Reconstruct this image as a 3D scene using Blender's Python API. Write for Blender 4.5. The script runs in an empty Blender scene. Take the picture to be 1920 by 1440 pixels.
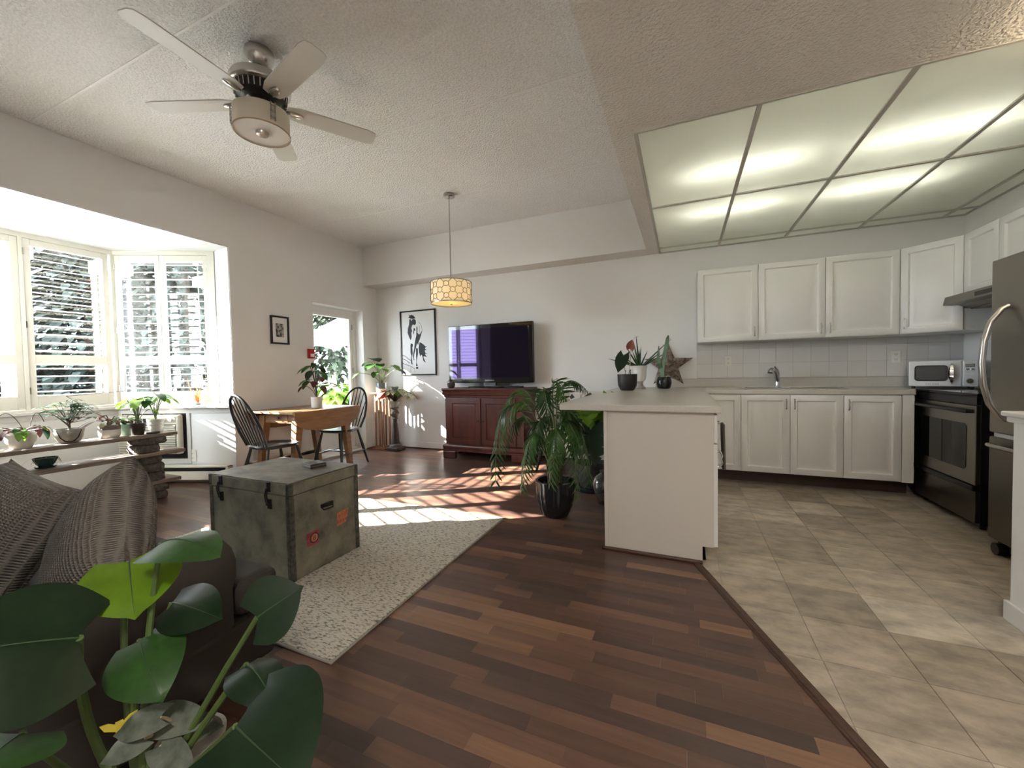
import bpy, bmesh, math, random
from mathutils import Vector, Matrix
random.seed(11)
SC = bpy.context.scene
COL = SC.collection
PI = math.pi

# ------------------------------------------------------------------ camera
F_PX, YAW, PITCH, ROLL, CAM_H = 747.59, .4055, -.0305, -.0186, 1.1254
_f = Vector((-math.sin(YAW)*math.cos(PITCH), math.cos(YAW)*math.cos(PITCH), math.sin(PITCH)))
_r = Vector((math.cos(YAW), math.sin(YAW), 0)); _u = _r.cross(_f)
_R = _r*math.cos(ROLL) + _u*math.sin(ROLL); _U = _u*math.cos(ROLL) - _r*math.sin(ROLL)
cd = bpy.data.cameras.new('camera'); cam = bpy.data.objects.new('camera', cd); COL.objects.link(cam)
cd.sensor_fit = 'HORIZONTAL'; cd.sensor_width = 36; cd.lens = F_PX/1920*36; cd.clip_start = .02; cd.clip_end = 200
cam.matrix_world = Matrix(((_R.x, _U.x, -_f.x, 0), (_R.y, _U.y, -_f.y, 0), (_R.z, _U.z, -_f.z, CAM_H), (0, 0, 0, 1)))
SC.camera = cam
EYE = Vector((0, 0, CAM_H))
def at(px, py, d):
    """the place seen at a photo pixel, d metres in front of the lens"""
    return EYE + (_f + _R*((px-960)/F_PX) + _U*((720-py)/F_PX))*d

# ------------------------------------------------------------------ sky, sun, exposure
W = bpy.data.worlds.new('sky'); SC.world = W; W.use_nodes = True
_wn = W.node_tree.nodes; _bg = _wn['Background']
_bg.inputs[0].default_value = (.80, .90, 1.0, 1); _bg.inputs[1].default_value = 2.0
sl = bpy.data.lights.new('sun', 'SUN'); sun = bpy.data.objects.new('sun', sl); COL.objects.link(sun)
SUN = Vector((1, .62, -.55)).normalized()
sun.rotation_euler = SUN.to_track_quat('-Z', 'Y').to_euler(); sun.location = (-12, -6, 9)
sl.energy = 6.5; sl.color = (1, .95, .88); sl.angle = .006
def portal(loc, sx, sy, look):
    l = bpy.data.lights.new('window_portal', 'AREA'); l.shape = 'RECTANGLE'; l.size = sx; l.size_y = sy; l.cycles.is_portal = True
    o = bpy.data.objects.new('window_portal', l); COL.objects.link(o); o.location = loc
    o.rotation_euler = Vector(look).to_track_quat('-Z', 'Z').to_euler(); o['kind'] = 'helper'
portal((-5.86, 1.63, 1.65), 1.6, 1.32, (1, 0, 0))
portal((-5.22, 2.70, 1.65), 1.6, 1.05, (.467, -.884, 0))
portal((-5.22, .56, 1.65), 1.6, 1.05, (.467, .884, 0))
portal((-4.70, 4.21, 1.2), 1.7, .8, (1, 0, 0))
SC.view_settings.view_transform = 'Standard'; SC.view_settings.look = 'None'
SC.view_settings.gamma = 1; SC.view_settings.use_curve_mapping = False
SC.view_settings.exposure = 3.92
try:
    c = SC.cycles; c.use_denoising = True; c.use_adaptive_sampling = True; c.adaptive_threshold = .05; c.max_bounces = 8; c.diffuse_bounces = 5; c.glossy_bounces = 4
    c.transmission_bounces = 6; c.transparent_max_bounces = 12; c.sample_clamp_indirect = 6; c.caustics_reflective = False
    c.caustics_refractive = False
except Exception: pass

# ------------------------------------------------------------------ materials
MATS = {}
def mat(name, col, rough=.5, metal=0, var=None, bump=None, tint=False, trans=0, emit=None, spec=.5, col2=None, band=None, alpha=None, coat=0):
    if name in MATS: return MATS[name]
    m = bpy.data.materials.new(name); m.use_nodes = True; nt = m.node_tree; N = nt.nodes; Lk = nt.links
    b = N['Principled BSDF']; out = N['Material Output']
    b.inputs['Base Color'].default_value = (*col, 1); b.inputs['Roughness'].default_value = rough
    b.inputs['Metallic'].default_value = metal; b.inputs['Specular IOR Level'].default_value = spec
    if coat: b.inputs['Coat Weight'].default_value = coat; b.inputs['Coat Roughness'].default_value = .08
    src = None
    def coords(scale):
        tc = N.new('ShaderNodeTexCoord'); mp = N.new('ShaderNodeMapping'); Lk.new(tc.outputs['Object'], mp.inputs[0])
        mp.inputs['Scale'].default_value = scale if isinstance(scale, tuple) else (scale,)*3
        return mp.outputs[0]
    if var:
        sc, amt = var[0], var[1]
        no = N.new('ShaderNodeTexNoise'); no.inputs['Scale'].default_value = 1; no.inputs['Detail'].default_value = var[2] if len(var) > 2 else 4
        no.inputs['Roughness'].default_value = .62
        Lk.new(coords(sc), no.inputs[0])
        rp = N.new('ShaderNodeValToRGB'); Lk.new(no.outputs[0], rp.inputs[0])
        lo = band[0] if band else .3; hi = band[1] if band else .7
        rp.color_ramp.elements[0].position = lo; rp.color_ramp.elements[1].position = hi
        c1 = col2 if col2 else tuple(x*(1-amt) for x in col)
        rp.color_ramp.elements[0].color = (*c1, 1); rp.color_ramp.elements[1].color = (*(col if col2 else tuple(min(1, x*(1+amt*.6)) for x in col)), 1)
        src = rp.outputs[0]
    if tint:
        at_ = N.new('ShaderNodeAttribute'); at_.attribute_name = 'tint'
        mx = N.new('ShaderNodeMix'); mx.data_type = 'RGBA'; mx.blend_type = 'MULTIPLY'; mx.inputs[0].default_value = 1
        if src: Lk.new(src, mx.inputs[6])
        else: mx.inputs[6].default_value = (*col, 1)
        Lk.new(at_.outputs[0], mx.inputs[7]); src = mx.outputs[2]
    if src: Lk.new(src, b.inputs['Base Color'])
    if bump:
        no = N.new('ShaderNodeTexNoise'); no.inputs['Scale'].default_value = 1; no.inputs['Detail'].default_value = 3
        Lk.new(coords(bump[0]), no.inputs[0]); bp = N.new('ShaderNodeBump'); bp.inputs['Strength'].default_value = bump[1]
        bp.inputs['Distance'].default_value = bump[2] if len(bump) > 2 else .004
        Lk.new(no.outputs[0], bp.inputs['Height']); Lk.new(bp.outputs[0], b.inputs['Normal'])
    if trans:
        tr = N.new('ShaderNodeBsdfTranslucent'); ms = N.new('ShaderNodeMixShader'); ms.inputs[0].default_value = trans
        if src: Lk.new(src, tr.inputs[0])
        else: tr.inputs[0].default_value = (*col, 1)
        tr.inputs[0].default_value = (min(1, col[0]*1.6), min(1, col[1]*1.6), col[2], 1)
        Lk.new(b.outputs[0], ms.inputs[1]); Lk.new(tr.outputs[0], ms.inputs[2]); Lk.new(ms.outputs[0], out.inputs[0])
    if emit:
        b.inputs['Emission Color'].default_value = (*emit[0], 1); b.inputs['Emission Strength'].default_value = emit[1]
    MATS[name] = m
    return m
def glassmat(name, tintc=(1, 1, 1), fac=.06, rough=.0):
    m = bpy.data.materials.new(name); m.use_nodes = True; nt = m.node_tree; N = nt.nodes; Lk = nt.links
    out = N['Material Output']; N.remove(N['Principled BSDF'])
    t = N.new('ShaderNodeBsdfTransparent'); t.inputs[0].default_value = (*tintc, 1)
    g = N.new('ShaderNodeBsdfGlossy'); g.inputs['Roughness'].default_value = rough
    fr = N.new('ShaderNodeLayerWeight'); fr.inputs[0].default_value = .15
    mu = N.new('ShaderNodeMath'); mu.operation = 'MULTIPLY_ADD'; mu.inputs[1].default_value = .6; mu.inputs[2].default_value = fac
    Lk.new(fr.outputs['Fresnel'], mu.inputs[0])
    ms = N.new('ShaderNodeMixShader'); Lk.new(mu.outputs[0], ms.inputs[0]); Lk.new(t.outputs[0], ms.inputs[1]); Lk.new(g.outputs[0], ms.inputs[2])
    Lk.new(ms.outputs[0], out.inputs[0]); MATS[name] = m
    return m

wallm = mat('wall_paint', (.785, .78, .765), .75, bump=(160, .12, .002))
whitew = mat('white_paint', (.85, .84, .82), .6)
ceilm = mat('popcorn_ceiling', (.89, .88, .86), .9, bump=(75, .8, .025), var=(75, .12, 3))
beamm = mat('stippled_ceiling', (.82, .79, .74), .85, bump=(70, .9, .02))
trimw = mat('white_trim', (.80, .79, .76), .4)
cream = mat('cream_shutter', (.64, .62, .55), .45)
baywhite = mat('bay_white_dimmed', (.62, .64, .65), .6)  # white paint, colour darkened to offset the strong light in the bay
sillw = mat('sill_white_dimmed', (.60, .59, .56), .45)  # trim white, darkened in colour for the same bright bay light
cabw = mat('cabinet_white', (.77, .765, .75), .36)
counter = mat('laminate_counter', (.56, .53, .48), .28, var=(160, .10, 5))
splash = mat('wall_tile', (.70, .68, .65), .3, tint=True)
grout = mat('grout', (.46, .43, .39), .8)
chrome = mat('chrome', (.75, .75, .76), .12, 1)
nickel = mat('brushed_nickel', (.55, .53, .50), .24, 1)
steel = mat('stainless', (.30, .28, .25), .34, 1)
steeld = mat('dark_stainless', (.19, .175, .155), .36, 1)
blackp = mat('black_plastic', (.012, .012, .013), .3)
blackm = mat('black_paint', (.008, .009, .010), .32)
blackg = mat('black_glass', (.008, .008, .009), .05)
glass = glassmat('window_glass')
vase_glass = glassmat('jar_glass', (.93, .96, .95), .12)
woodf = mat('floor_strip', (1, 1, 1), .30, tint=True, var=((2.2, 38, 38), .34, 6), bump=((4, 90, 90), .04, .001))
tilef = mat('vinyl_tile', (1, 1, 1), .42, tint=True, var=((7, 12, 8), .46, 12), band=(.33, .63), bump=((9, 14, 9), .12, .002))
woodbase = mat('floor_joint', (.03, .017, .012), .9, spec=.1)
darkstrip = mat('dark_wood_strip', (.075, .034, .02), .35, var=((8, 60, 60), .4))
cherry = mat('cherry_wood', (.085, .020, .012), .3, var=((14, 14, 2.2), .4, 6))
tablew = mat('table_wood', (.27, .135, .055), .38, var=((18, 4, 18), .4, 6))
teak = mat('stand_wood', (.19, .075, .03), .45, var=((30, 30, 4), .35))
shelfw = mat('weathered_plank', (.24, .19, .15), .6, var=((30, 3, 30), .5, 6))
stone = mat('field_stone', (.11, .098, .085), .85, var=(28, .6, 8), bump=(40, .9, .02))
trunkm = mat('olive_trunk', (.155, .145, .105), .62, var=(7, .55, 8), band=(.3, .6), bump=(60, .15, .002))
trunktop = mat('worn_trunk_lid', (.125, .108, .08), .55, var=((6, 9, 6), .6, 8), band=(.35, .62))
trunkedge = mat('trunk_edge', (.10, .095, .075), .5, .5, var=(40, .6, 6))
sofam = mat('brown_upholstery', (.034, .026, .022), .9, bump=(700, .5, .002))
leafd = mat('dark_leaf', (.010, .028, .010), .35, trans=.28, var=(14, .35))
leafg = mat('green_leaf', (.035, .10, .02), .4, trans=.35, var=(16, .35))
leafl = mat('light_leaf', (.13, .26, .03), .42, trans=.4, var=(18, .3))
leafy = mat('young_leaf', (.16, .30, .012), .4, trans=.45, var=(14, .2))
leafr = mat('red_leaf', (.10, .02, .02), .4, trans=.25, var=(20, .4))
leafs = mat('silver_leaf', (.20, .22, .18), .5, trans=.2, var=(24, .5), col2=(.06, .075, .055))
leafw = mat('variegated_leaf', (.55, .56, .38), .45, trans=.3, var=(30, .4), col2=(.16, .14, .06))
ribm = mat('leaf_midrib', (.030, .062, .022), .45)
stemg = mat('green_stem', (.075, .12, .03), .5)
stemb = mat('brown_stem', (.055, .032, .018), .6)
soil = mat('soil', (.018, .013, .010), .95, bump=(120, .8, .01))
potw = mat('white_glaze', (.75, .73, .69), .25)
potg = mat('grey_cement', (.36, .34, .30), .8, var=(20, .3, 6))
potb = mat('black_glaze', (.014, .015, .016), .16)
potm = mat('matt_black_pot', (.016, .015, .014), .5)
potteal = mat('teal_glaze', (.02, .05, .045), .2)
potmint = mat('mint_glaze', (.42, .62, .56), .35)
potbr = mat('brown_plastic', (.03, .02, .015), .45)
paper = mat('paper', (.80, .81, .82), .7)
ink = mat('ink', (.022, .024, .028), .7)

# ------------------------------------------------------------------ mesh helpers
class MB:
    def __init__(s): s.v = []; s.f = []; s.t = []; s.cur = None
    def add(s, vs, fs):
        o = len(s.v); s.v += [Vector(v) for v in vs]; s.f += [tuple(i+o for i in f) for f in fs]
        if s.cur: s.t += [s.cur]*len(vs)
        return s
    def box(s, x0, x1, y0, y1, z0, z1, M=None):
        vs = [(x, y, z) for z in (z0, z1) for y in (y0, y1) for x in (x0, x1)]
        if M: vs = [M @ Vector(v) for v in vs]
        return s.add(vs, [(0, 2, 3, 1), (4, 5, 7, 6), (0, 1, 5, 4), (2, 6, 7, 3), (0, 4, 6, 2), (1, 3, 7, 5)])
    def prism(s, poly, z0, z1, M=None):
        n = len(poly); vs = [(p[0], p[1], z) for z in (z0, z1) for p in poly]
        if M: vs = [M @ Vector(v) for v in vs]
        fs = [tuple(range(n))[::-1], tuple(range(n, 2*n))] + [(i, (i+1) % n, n+(i+1) % n, n+i) for i in range(n)]
        return s.add(vs, fs)
    def loft(s, rings, caps=True):
        n = len(rings[0]); vs = [v for r in rings for v in r]; fs = []
        for k in range(len(rings)-1):
            for i in range(n): fs.append((k*n+i, k*n+(i+1) % n, (k+1)*n+(i+1) % n, (k+1)*n+i))
        if caps: fs.append(tuple(range(n))[::-1]); fs.append(tuple(range((len(rings)-1)*n, len(rings)*n)))
        return s.add(vs, fs)
    def lathe(s, prof, c=(0, 0, 0), n=24, caps=True, flute=None, M=None):
        rings = []
        for r, z in prof:
            ring = []
            for i in range(n):
                a = 2*PI*i/n; rr = r*(1+(flute[1]*abs(math.sin(a*flute[0]/2)) if flute else 0))
                p = Vector((c[0]+rr*math.cos(a), c[1]+rr*math.sin(a), c[2]+z)); ring.append(M @ p if M else p)
            rings.append(ring)
        return s.loft(rings, caps)
    def tube(s, pts, r, n=8, caps=True):
        pts = [Vector(p) for p in pts]; R = r if isinstance(r, (list, tuple)) else [r]*len(pts)
        t0 = (pts[1]-pts[0]).normalized(); ref = Vector((0, 0, 1)) if abs(t0.z) < .9 else Vector((1, 0, 0))
        a = t0.cross(ref).normalized(); rings = []
        for i, p in enumerate(pts):
            t = (pts[min(i+1, len(pts)-1)]-pts[max(i-1, 0)]).normalized()
            a = (a - t*a.dot(t)); a = a.normalized() if a.length > 1e-6 else t.orthogonal().normalized(); b = t.cross(a)
            rings.append([p+(a*math.cos(2*PI*k/n)+b*math.sin(2*PI*k/n))*R[i] for k in range(n)])
        return s.loft(rings, caps)
    def relief(s, M, w, h, prof):
        vs = []; fs = []
        for ins, d in prof: vs += [M @ Vector(p) for p in ((ins, ins, d), (w-ins, ins, d), (w-ins, h-ins, d), (ins, h-ins, d))]
        for k in range(len(prof)-1):
            for i in range(4): fs.append((k*4+i, k*4+(i+1) % 4, k*4+4+(i+1) % 4, k*4+4+i))
        n = (len(prof)-1)*4; fs += [(n, n+1, n+2, n+3), (3, 2, 1, 0)]
        return s.add(vs, fs)
    def grid(s, fn, nu, nv, closeu=False):
        vs = [fn(i/(nu if closeu else nu), j/nv) for i in range(nu if closeu else nu+1) for j in range(nv+1)]; fs = []
        for i in range(nu):
            i2 = (i+1) % nu if closeu else i+1
            for j in range(nv): a = i*(nv+1)+j; b = i2*(nv+1)+j; fs.append((a, b, b+1, a+1))
        return s.add(vs, fs)
    def build(s, name, m, parent=None, smooth=False, bevel=0, world=False, sub=0, seg=2):
        me = bpy.data.meshes.new(name)
        vs = s.v
        if parent is not None and world:
            inv = LOC[parent].inverted(); vs = [inv @ v for v in vs]
        me.from_pydata(vs, [], s.f); me.update()
        bm = bmesh.new(); bm.from_mesh(me); bmesh.ops.recalc_face_normals(bm, faces=bm.faces); bm.to_mesh(me); bm.free()
        if s.t:
            at_ = me.color_attributes.new('tint', 'FLOAT_COLOR', 'POINT')
            for i, c in enumerate(s.t): at_.data[i].color = (*c, 1)
        me.materials.append(m)
        if smooth:
            for p in me.polygons: p.use_smooth = True
            if smooth != 'all': 
                try: me.set_sharp_from_angle(angle=.7)
                except Exception: pass
        o = bpy.data.objects.new(name, me); COL.objects.link(o)
        if parent is not None: o.parent = parent
        if bevel:
            b = o.modifiers.new('edge', 'BEVEL'); b.width = bevel; b.segments = seg; b.limit_method = 'ANGLE'; b.angle_limit = .6
        if sub:
            b = o.modifiers.new('smooth', 'SUBSURF'); b.levels = sub; b.render_levels = sub
        LOC[o] = LOC.get(parent, Matrix.Identity(4)) if parent is not None else Matrix.Identity(4)
        return o
LOC = {}
def tag(o, label, cat, group=None, kind=None):
    if label: o['label'] = label
    if cat: o['category'] = cat
    if group: o['group'] = group
    if kind: o['kind'] = kind
    return o
def thing(name, label, cat, loc=(0, 0, 0), rz=0, group=None):
    o = bpy.data.objects.new(name, None); COL.objects.link(o); o.location = loc; o.rotation_euler = (0, 0, rz)
    o.empty_display_size = .05
    LOC[o] = Matrix.Translation(Vector(loc)) @ Matrix.Rotation(rz, 4, 'Z')
    return tag(o, label, cat, group)
def struct(o): o['kind'] = 'structure'; return o
def copy_tree(o, parent=None):
    c = o.copy(); COL.objects.link(c); LOC[c] = LOC.get(o, Matrix.Identity(4))
    if parent is not None: c.parent = parent
    for ch in [x for x in o.children]: copy_tree(ch, c)
    return c
def frameM(o, x, y, z): 
    x, y, z = Vector(x), Vector(y), Vector(z)
    return Matrix(((x.x, y.x, z.x, o[0]), (x.y, y.y, z.y, o[1]), (x.z, y.z, z.z, o[2]), (0, 0, 0, 1)))
def profile(kind, t):
    if kind == 'heart':
        return .62+.38*math.sin(t/.3*PI/2) if t < .3 else max(0, 1-((t-.3)/.7)**2.0)**.85
    if kind == 'lance': return max(0, math.sin(PI*min(1, t**.85)))**.85
    if kind == 'oval': return max(0, math.sin(PI*(.04+.96*t)**.9))**.6
    if kind == 'strap': return (1-t)**.55*(.75+.25*min(1, t*6))
    return 1
def leaf(mb, base, d, up, L, Wd, kind='lance', droop=.3, fold=.15, nu=8, nv=2, splits=0, curl=0, side=0, wave=0):
    base, d, up = Vector(base), Vector(d).normalized(), Vector(up).normalized()
    s_ = d.cross(up); s_ = s_.normalized() if s_.length > 1e-4 else d.orthogonal().normalized(); n = s_.cross(d)
    B = droop if abs(droop) > 1e-3 else 1e-3
    vs = []; fs = []; row = 2*nv+1
    for i in range(nu+1):
        t = i/nu; te = 1.07 if (i == nu and kind == 'heart') else t; px = L*math.sin(B*te)/B; pz = -L*(1-math.cos(B*t))/B; w = Wd/2*profile(kind, t)
        tang = d*math.cos(B*t)-n*math.sin(B*t); nn = n*math.cos(B*t)+d*math.sin(B*t)
        c = base+d*px+n*pz+s_*(side*L*t*t)
        for j in range(-nv, nv+1):
            v = j/nv; a = abs(v); y = w*v; back = 0
            if kind == 'heart': back = -.24*L*a**1.3*max(0, 1-t/.42)**1.3
            if splits and a > .45:
                ph = (t*splits+.35) % 1.0; cut = math.exp(-((ph-.5)/.12)**2) if .15 < t < .9 else 0
                y *= 1-.5*cut*(a-.3)/.7
            z = fold*w*a - curl*w*a*a + wave*w*math.sin(t*9+v*2)*a
            vs.append(c+s_*y+tang*back+nn*z)
    for i in range(nu):
        for j in range(row-1): a = i*row+j; fs.append((a, a+1, a+row+1, a+row))
    mb.add(vs, fs); return mb
def arc(p, q, sag=0, n=6, up=(0, 0, 1)):
    p, q = Vector(p), Vector(q)
    return [p.lerp(q, i/n)+Vector(up)*(sag*math.sin(PI*i/n)) for i in range(n+1)]
def bez(p0, p1, p2, n=8):
    p0, p1, p2 = Vector(p0), Vector(p1), Vector(p2)
    return [p0*(1-t)**2+p1*2*t*(1-t)+p2*t*t for t in [i/n for i in range(n+1)]]

# ================================================================== THE SETTING
XL, YW, XR, ZC, ZS = -4.417, 4.953, 2.34, 3.028, 2.458
YB, XB, YR = 4.681, -.371, -2.2
def sbox(name, m, *bs, bevel=0):
    mb = MB()
    for b in bs: mb.box(*b)
    return struct(mb.build(name, m, bevel=bevel))
# walls
sbox('wall_left', wallm, (XL-.2, XL, YR, .505, 0, 3.15), (XL-.2, XL, 2.745, 3.772, 0, 3.15), (XL-.2, XL, 4.652, 5.12, 0, 3.15),
     (XL-.2, XL, .505, 2.745, 2.506, 3.15), (XL-.2, XL, 3.772, 4.652, 2.078, 3.15))
sbox('wall_back', wallm, (XL-.2, XR+.15, YW, YW+.17, 0, 3.15))
sbox('wall_right', whitew, (XR, XR+.15, 2.42, YW, 0, 3.0))
sbox('wall_right_entry', wallm, (XR, XR+.15, YR, 2.42, 0, 3.0))
sbox('wall_rear', wallm, (XL-.2, XR+.15, YR-.15, YR, 0, 3.15))
sbox('wall_bulkhead', wallm, (XL, XB, YB, YW, ZS, ZC))
hw = sbox('wall_half', whitew, (1.307, XR, 2.30, 2.42, 0, .868))
MB().box(1.282, XR, 2.265, 2.455, .893, .915).box(1.293, XR, 2.28, 2.44, .868, .893).build('cap', trimw, hw, bevel=.006)
MB().box(1.292, XR, 2.285, 2.30, 0, .085).box(1.292, 1.307, 2.285, 2.435, 0, .085).box(1.307, XR, 2.42, 2.435, 0, .085).build('baseboard', trimw, hw, bevel=.003)
# living ceiling: slabs with a filled joint every four feet
cl = sbox('ceiling', ceilm, (XL-.2, XB, YR-.15, YB+.3, ZC+.02, ZC+.12))
ys = [YR, .145, 1.365, 2.585, 3.77, YB]
for a, b in zip(ys[:-1], ys[1:]): MB().box(XL, XB, a+.004, b-.004, ZC, ZC+.02).build('ceiling_panel', ceilm, cl)
for a in ys[1:-1]: MB().box(XL, XB, a-.006, a+.006, ZC-.003, ZC+.01).build('joint', whitew, cl)
# lower kitchen ceiling, open over the light grid
GX, GY = [-.248, .366, .974, 1.58, 2.19, XR], [2.39, 3.552, 4.75, YW]
kc = sbox('ceiling_kitchen', beamm, (XB, GX[0], YR, YW, ZS, ZC+.12), (GX[0], XR+.15, YR, GY[0], ZS, ZC+.12), (XL, XB, YB+.002, YW, ZS-.003, ZS))
sbox('ceiling_recess', whitew, (GX[0], XR+.15, GY[0], YW+.1, ZS+.42, ZC+.12))
diffm = mat('acrylic_diffuser', (.72, .73, .68), .6, bump=(260, .5, .003))
def diffuser():
    m = diffm; nt = m.node_tree; N = nt.nodes; tr = N.new('ShaderNodeBsdfTranslucent'); tr.inputs[0].default_value = (.82, .83, .77, 1)
    ms = N.new('ShaderNodeMixShader'); ms.inputs[0].default_value = .5
    nt.links.new(N['Principled BSDF'].outputs[0], ms.inputs[1]); nt.links.new(tr.outputs[0], ms.inputs[2]); nt.links.new(ms.outputs[0], N['Material Output'].inputs[0])
diffuser()
lg = thing('ceiling_light', 'luminous kitchen ceiling of frosted acrylic panels in a white metal grid', 'light', (GX[0], GY[0], ZS))
for i in range(5):
    for j in range(3):
        MB().box(GX[i]+.008, GX[i+1]-.008, GY[j]+.008, GY[j+1]-.008, ZS+.008, ZS+.012).build('diffuser_panel', diffm, lg, world=True)
gridm = mat('grid_bar', (.50, .49, .44), .5)
for x in GX[1:-1]: MB().box(x-.012, x+.012, GY[0], YW, ZS-.002, ZS+.008).build('grid_bar', gridm, lg, world=True)
for y in GY[1:-1]: MB().box(GX[0], XR, y-.012, y+.012, ZS-.003, ZS+.007).build('grid_bar', gridm, lg, world=True)
MB().box(GX[0]-.001, GX[0]+.018, GY[0], YW, ZS-.004, ZS+.03).box(GX[0], XR, GY[0]-.001, GY[0]+.012, ZS-.003, ZS+.03).box(GX[0], XR, YW-.014, YW, ZS-.004, ZS+.008).box(XR-.014, XR, GY[0], YW, ZS-.004, ZS+.008).build('edge_trim', gridm, lg, world=True)
tubem = mat('fluorescent_tube', (1, 1, 1), .5, emit=((1, .98, .92), 2.7))
for y in (3.10, 3.86):
    for x in (.02, 1.0): MB().tube([(x, y, ZS+.15), (x+.72, y, ZS+.15)], .016, 8).build('fluorescent_tube', tubem, lg, world=True)
    MB().box(-.05, 1.85, y-.05, y+.05, ZS+.19, ZS+.24).build('lamp_batten', whitew, lg, world=True)
# --- wood floor: strips run along the window-to-kitchen direction
P0, P1 = Vector((.058, 2.52)), Vector((.5, 1.39))          # edge between wood and vinyl
DN = (P1-P0).normalized(); NRM = Vector((DN.y, -DN.x))      # points to the wood side
if NRM.x > 0: NRM = -NRM
def clip(poly, n, c):
    out = []
    for i in range(len(poly)):
        a, b = Vector(poly[i]), Vector(poly[(i+1) % len(poly)]); da, db = a.dot(n)-c, b.dot(n)-c
        if da >= 0: out.append(a)
        if da*db < 0: out.append(a.lerp(b, da/(da-db)))
    return out
def area(p): return abs(sum(p[i].x*p[(i+1) % len(p)].y-p[(i+1) % len(p)].x*p[i].y for i in range(len(p))))/2
fl = sbox('floor', woodbase, (-5.8, XR+.1, YR, YW+.05, -.08, -.012))
def infront(x, y):
    v = Vector((x, y, 0))-EYE; d = v.dot(_f)
    if d < .2: return 0
    px, py = 960+F_PX*v.dot(_R)/d, 720-F_PX*v.dot(_U)/d
    return 1/d**2 if -60 < px < 1980 and py < 1500 else 0
tones = [(.052, .029, .022), (.046, .027, .021), (.062, .033, .024), (.076, .040, .027), (.09, .048, .031), (.118, .064, .038), (.042, .025, .020), (.068, .036, .026), (.058, .031, .023)]
pieces = []
w = .0625; y = YR
k0 = 1.1235-w*math.ceil((1.1235-YR)/w)
for r in range(int((YW-k0)/w)+1):
    y0 = k0+r*w; y1 = min(y0+w, YW)
    if y1-y0 < .01: continue
    x = -5.7-random.random()*.3
    while x < .75:
        ln = random.choice([.20, .29, .37, .41, .41, .45, .52, .60])
        g = .0002
        poly = [Vector((x+g, y0+g)), Vector((x+ln-g, y0+g)), Vector((x+ln-g, y1-g)), Vector((x+g, y1-g))]
        x += ln
        if poly[1].x < XL and not (.4 < y0 < 2.85): continue
        if y0 > 2.50: poly = clip(poly, Vector((-1, 0)), -.12)       # runs under the peninsula end
        else: poly = clip(poly, NRM, P0.dot(NRM))
        if len(poly) < 3 or area(poly) < 1e-4: continue
        t = random.choice(tones); k = random.uniform(.88, 1.12)*2.0
        cx, cy = sum(p.x for p in poly)/len(poly), sum(p.y for p in poly)/len(poly)
        under = (-3.2 < cx < -1.35 and 1.15 < cy < 2.7) or (cx < -1.45 and cy < 1.05) or (cx > -.4 and cy > 2.55)
        pieces.append((0 if under else infront(cx, cy), poly, tuple(c*k for c in t)))
pieces.sort(key=lambda q: -q[0])
rest = MB()
for i, (s_, poly, t) in enumerate(pieces):
    mb = MB() if i < 300 else rest
    mb.cur = t; mb.prism([(p.x, p.y) for p in poly], -.012, 0)
    if i < 300: mb.build('plank', woodf, fl)
ro = rest.build('plank_field', woodf, fl); ro['kind'] = 'stuff'
# --- kitchen vinyl tiles
kf = sbox('floor_kitchen', grout, (-.6, XR+.1, YR, YW+.05, -.0119, -.004))
n_t = 0; trest = MB()
for i in range(-2, 8):
    for j in range(-17, 8):
        x0, y0 = .18+.305*i, 2.745+.305*j; g = .0015
        poly = [Vector((x0+g, y0+g)), Vector((min(x0+.305, XR)-g, y0+g)), Vector((min(x0+.305, XR)-g, y0+.305-g)), Vector((x0+g, y0+.305-g))]
        if y0+.305 > 2.51: poly = clip(clip(poly, Vector((1, 0)), .09), Vector((0, -1)), -YW) if y0 > 2.4 else poly
        poly = clip(poly, -NRM, -P0.dot(NRM)) if len(poly) > 2 else poly
        poly = clip(poly, Vector((0, 1)), YR) if len(poly) > 2 else poly
        if len(poly) < 3 or area(poly) < 4e-4: continue
        k = random.uniform(.85, 1.15); b = random.choice([(.52, .445, .355), (.55, .475, .385), (.46, .39, .31), (.62, .55, .46)])
        mb = MB(); mb.cur = tuple(c*k for c in b); mb.prism([(p.x, p.y) for p in poly], -.004, 0)
        mb.build('tile', tilef, kf)
ext = P0-DN*.0
st = MB(); M_ = frameM((P0.x, P0.y, 0), (DN.x, DN.y, 0), (-DN.y, DN.x, 0), (0, 0, 1))
st.box(-.02, 4.6, -.021, .021, -.002, .006, M_).box(-.02, 4.6, -.012, .012, .006, .010, M_)
struct(st.build('trim_floor', darkstrip, bevel=.003))

# --- bay window
LW = [(-4.417, 2.74), (-5.63, 2.287), (-5.63, .973), (-4.417, .517)]     # lower wall line
UW = [(-4.715, 2.77), (-5.63, 2.287), (-5.63, .973), (-4.715, .490)]     # window line
def wallseg(mb, a, b, th, z0, z1, side=1):
    a, b = Vector(a), Vector(b); d = (b-a).normalized(); n = Vector((d.y, -d.x))*side
    return mb.prism([a, b, b+n*th, a+n*th], z0, z1)
mb = MB()
for a, b in zip(LW[:-1], LW[1:]): wallseg(mb, a, b, .22 if a[0] != b[0] else .16, 0, .80, 1)
mb.prism([(-5.63, 2.287), (-5.79, 2.287), (-5.79, 2.42), (-5.70, 2.49)], 0, .80).prism([(-5.63, .973), (-5.79, .973), (-5.79, .84), (-5.70, .77)], 0, .80)
struct(mb.build('wall_bay', wallm))
mb = MB()
for k, (yj, s_) in enumerate(((2.739, 1), (.52, -1))):
    mb.prism([(-4.424, yj), (-4.715, yj+.031*s_), (-4.715, yj+.2*s_), (-4.424, yj+.2*s_)], .80, 2.6)
struct(mb.build('wall_bay_jamb', baywhite))
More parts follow.
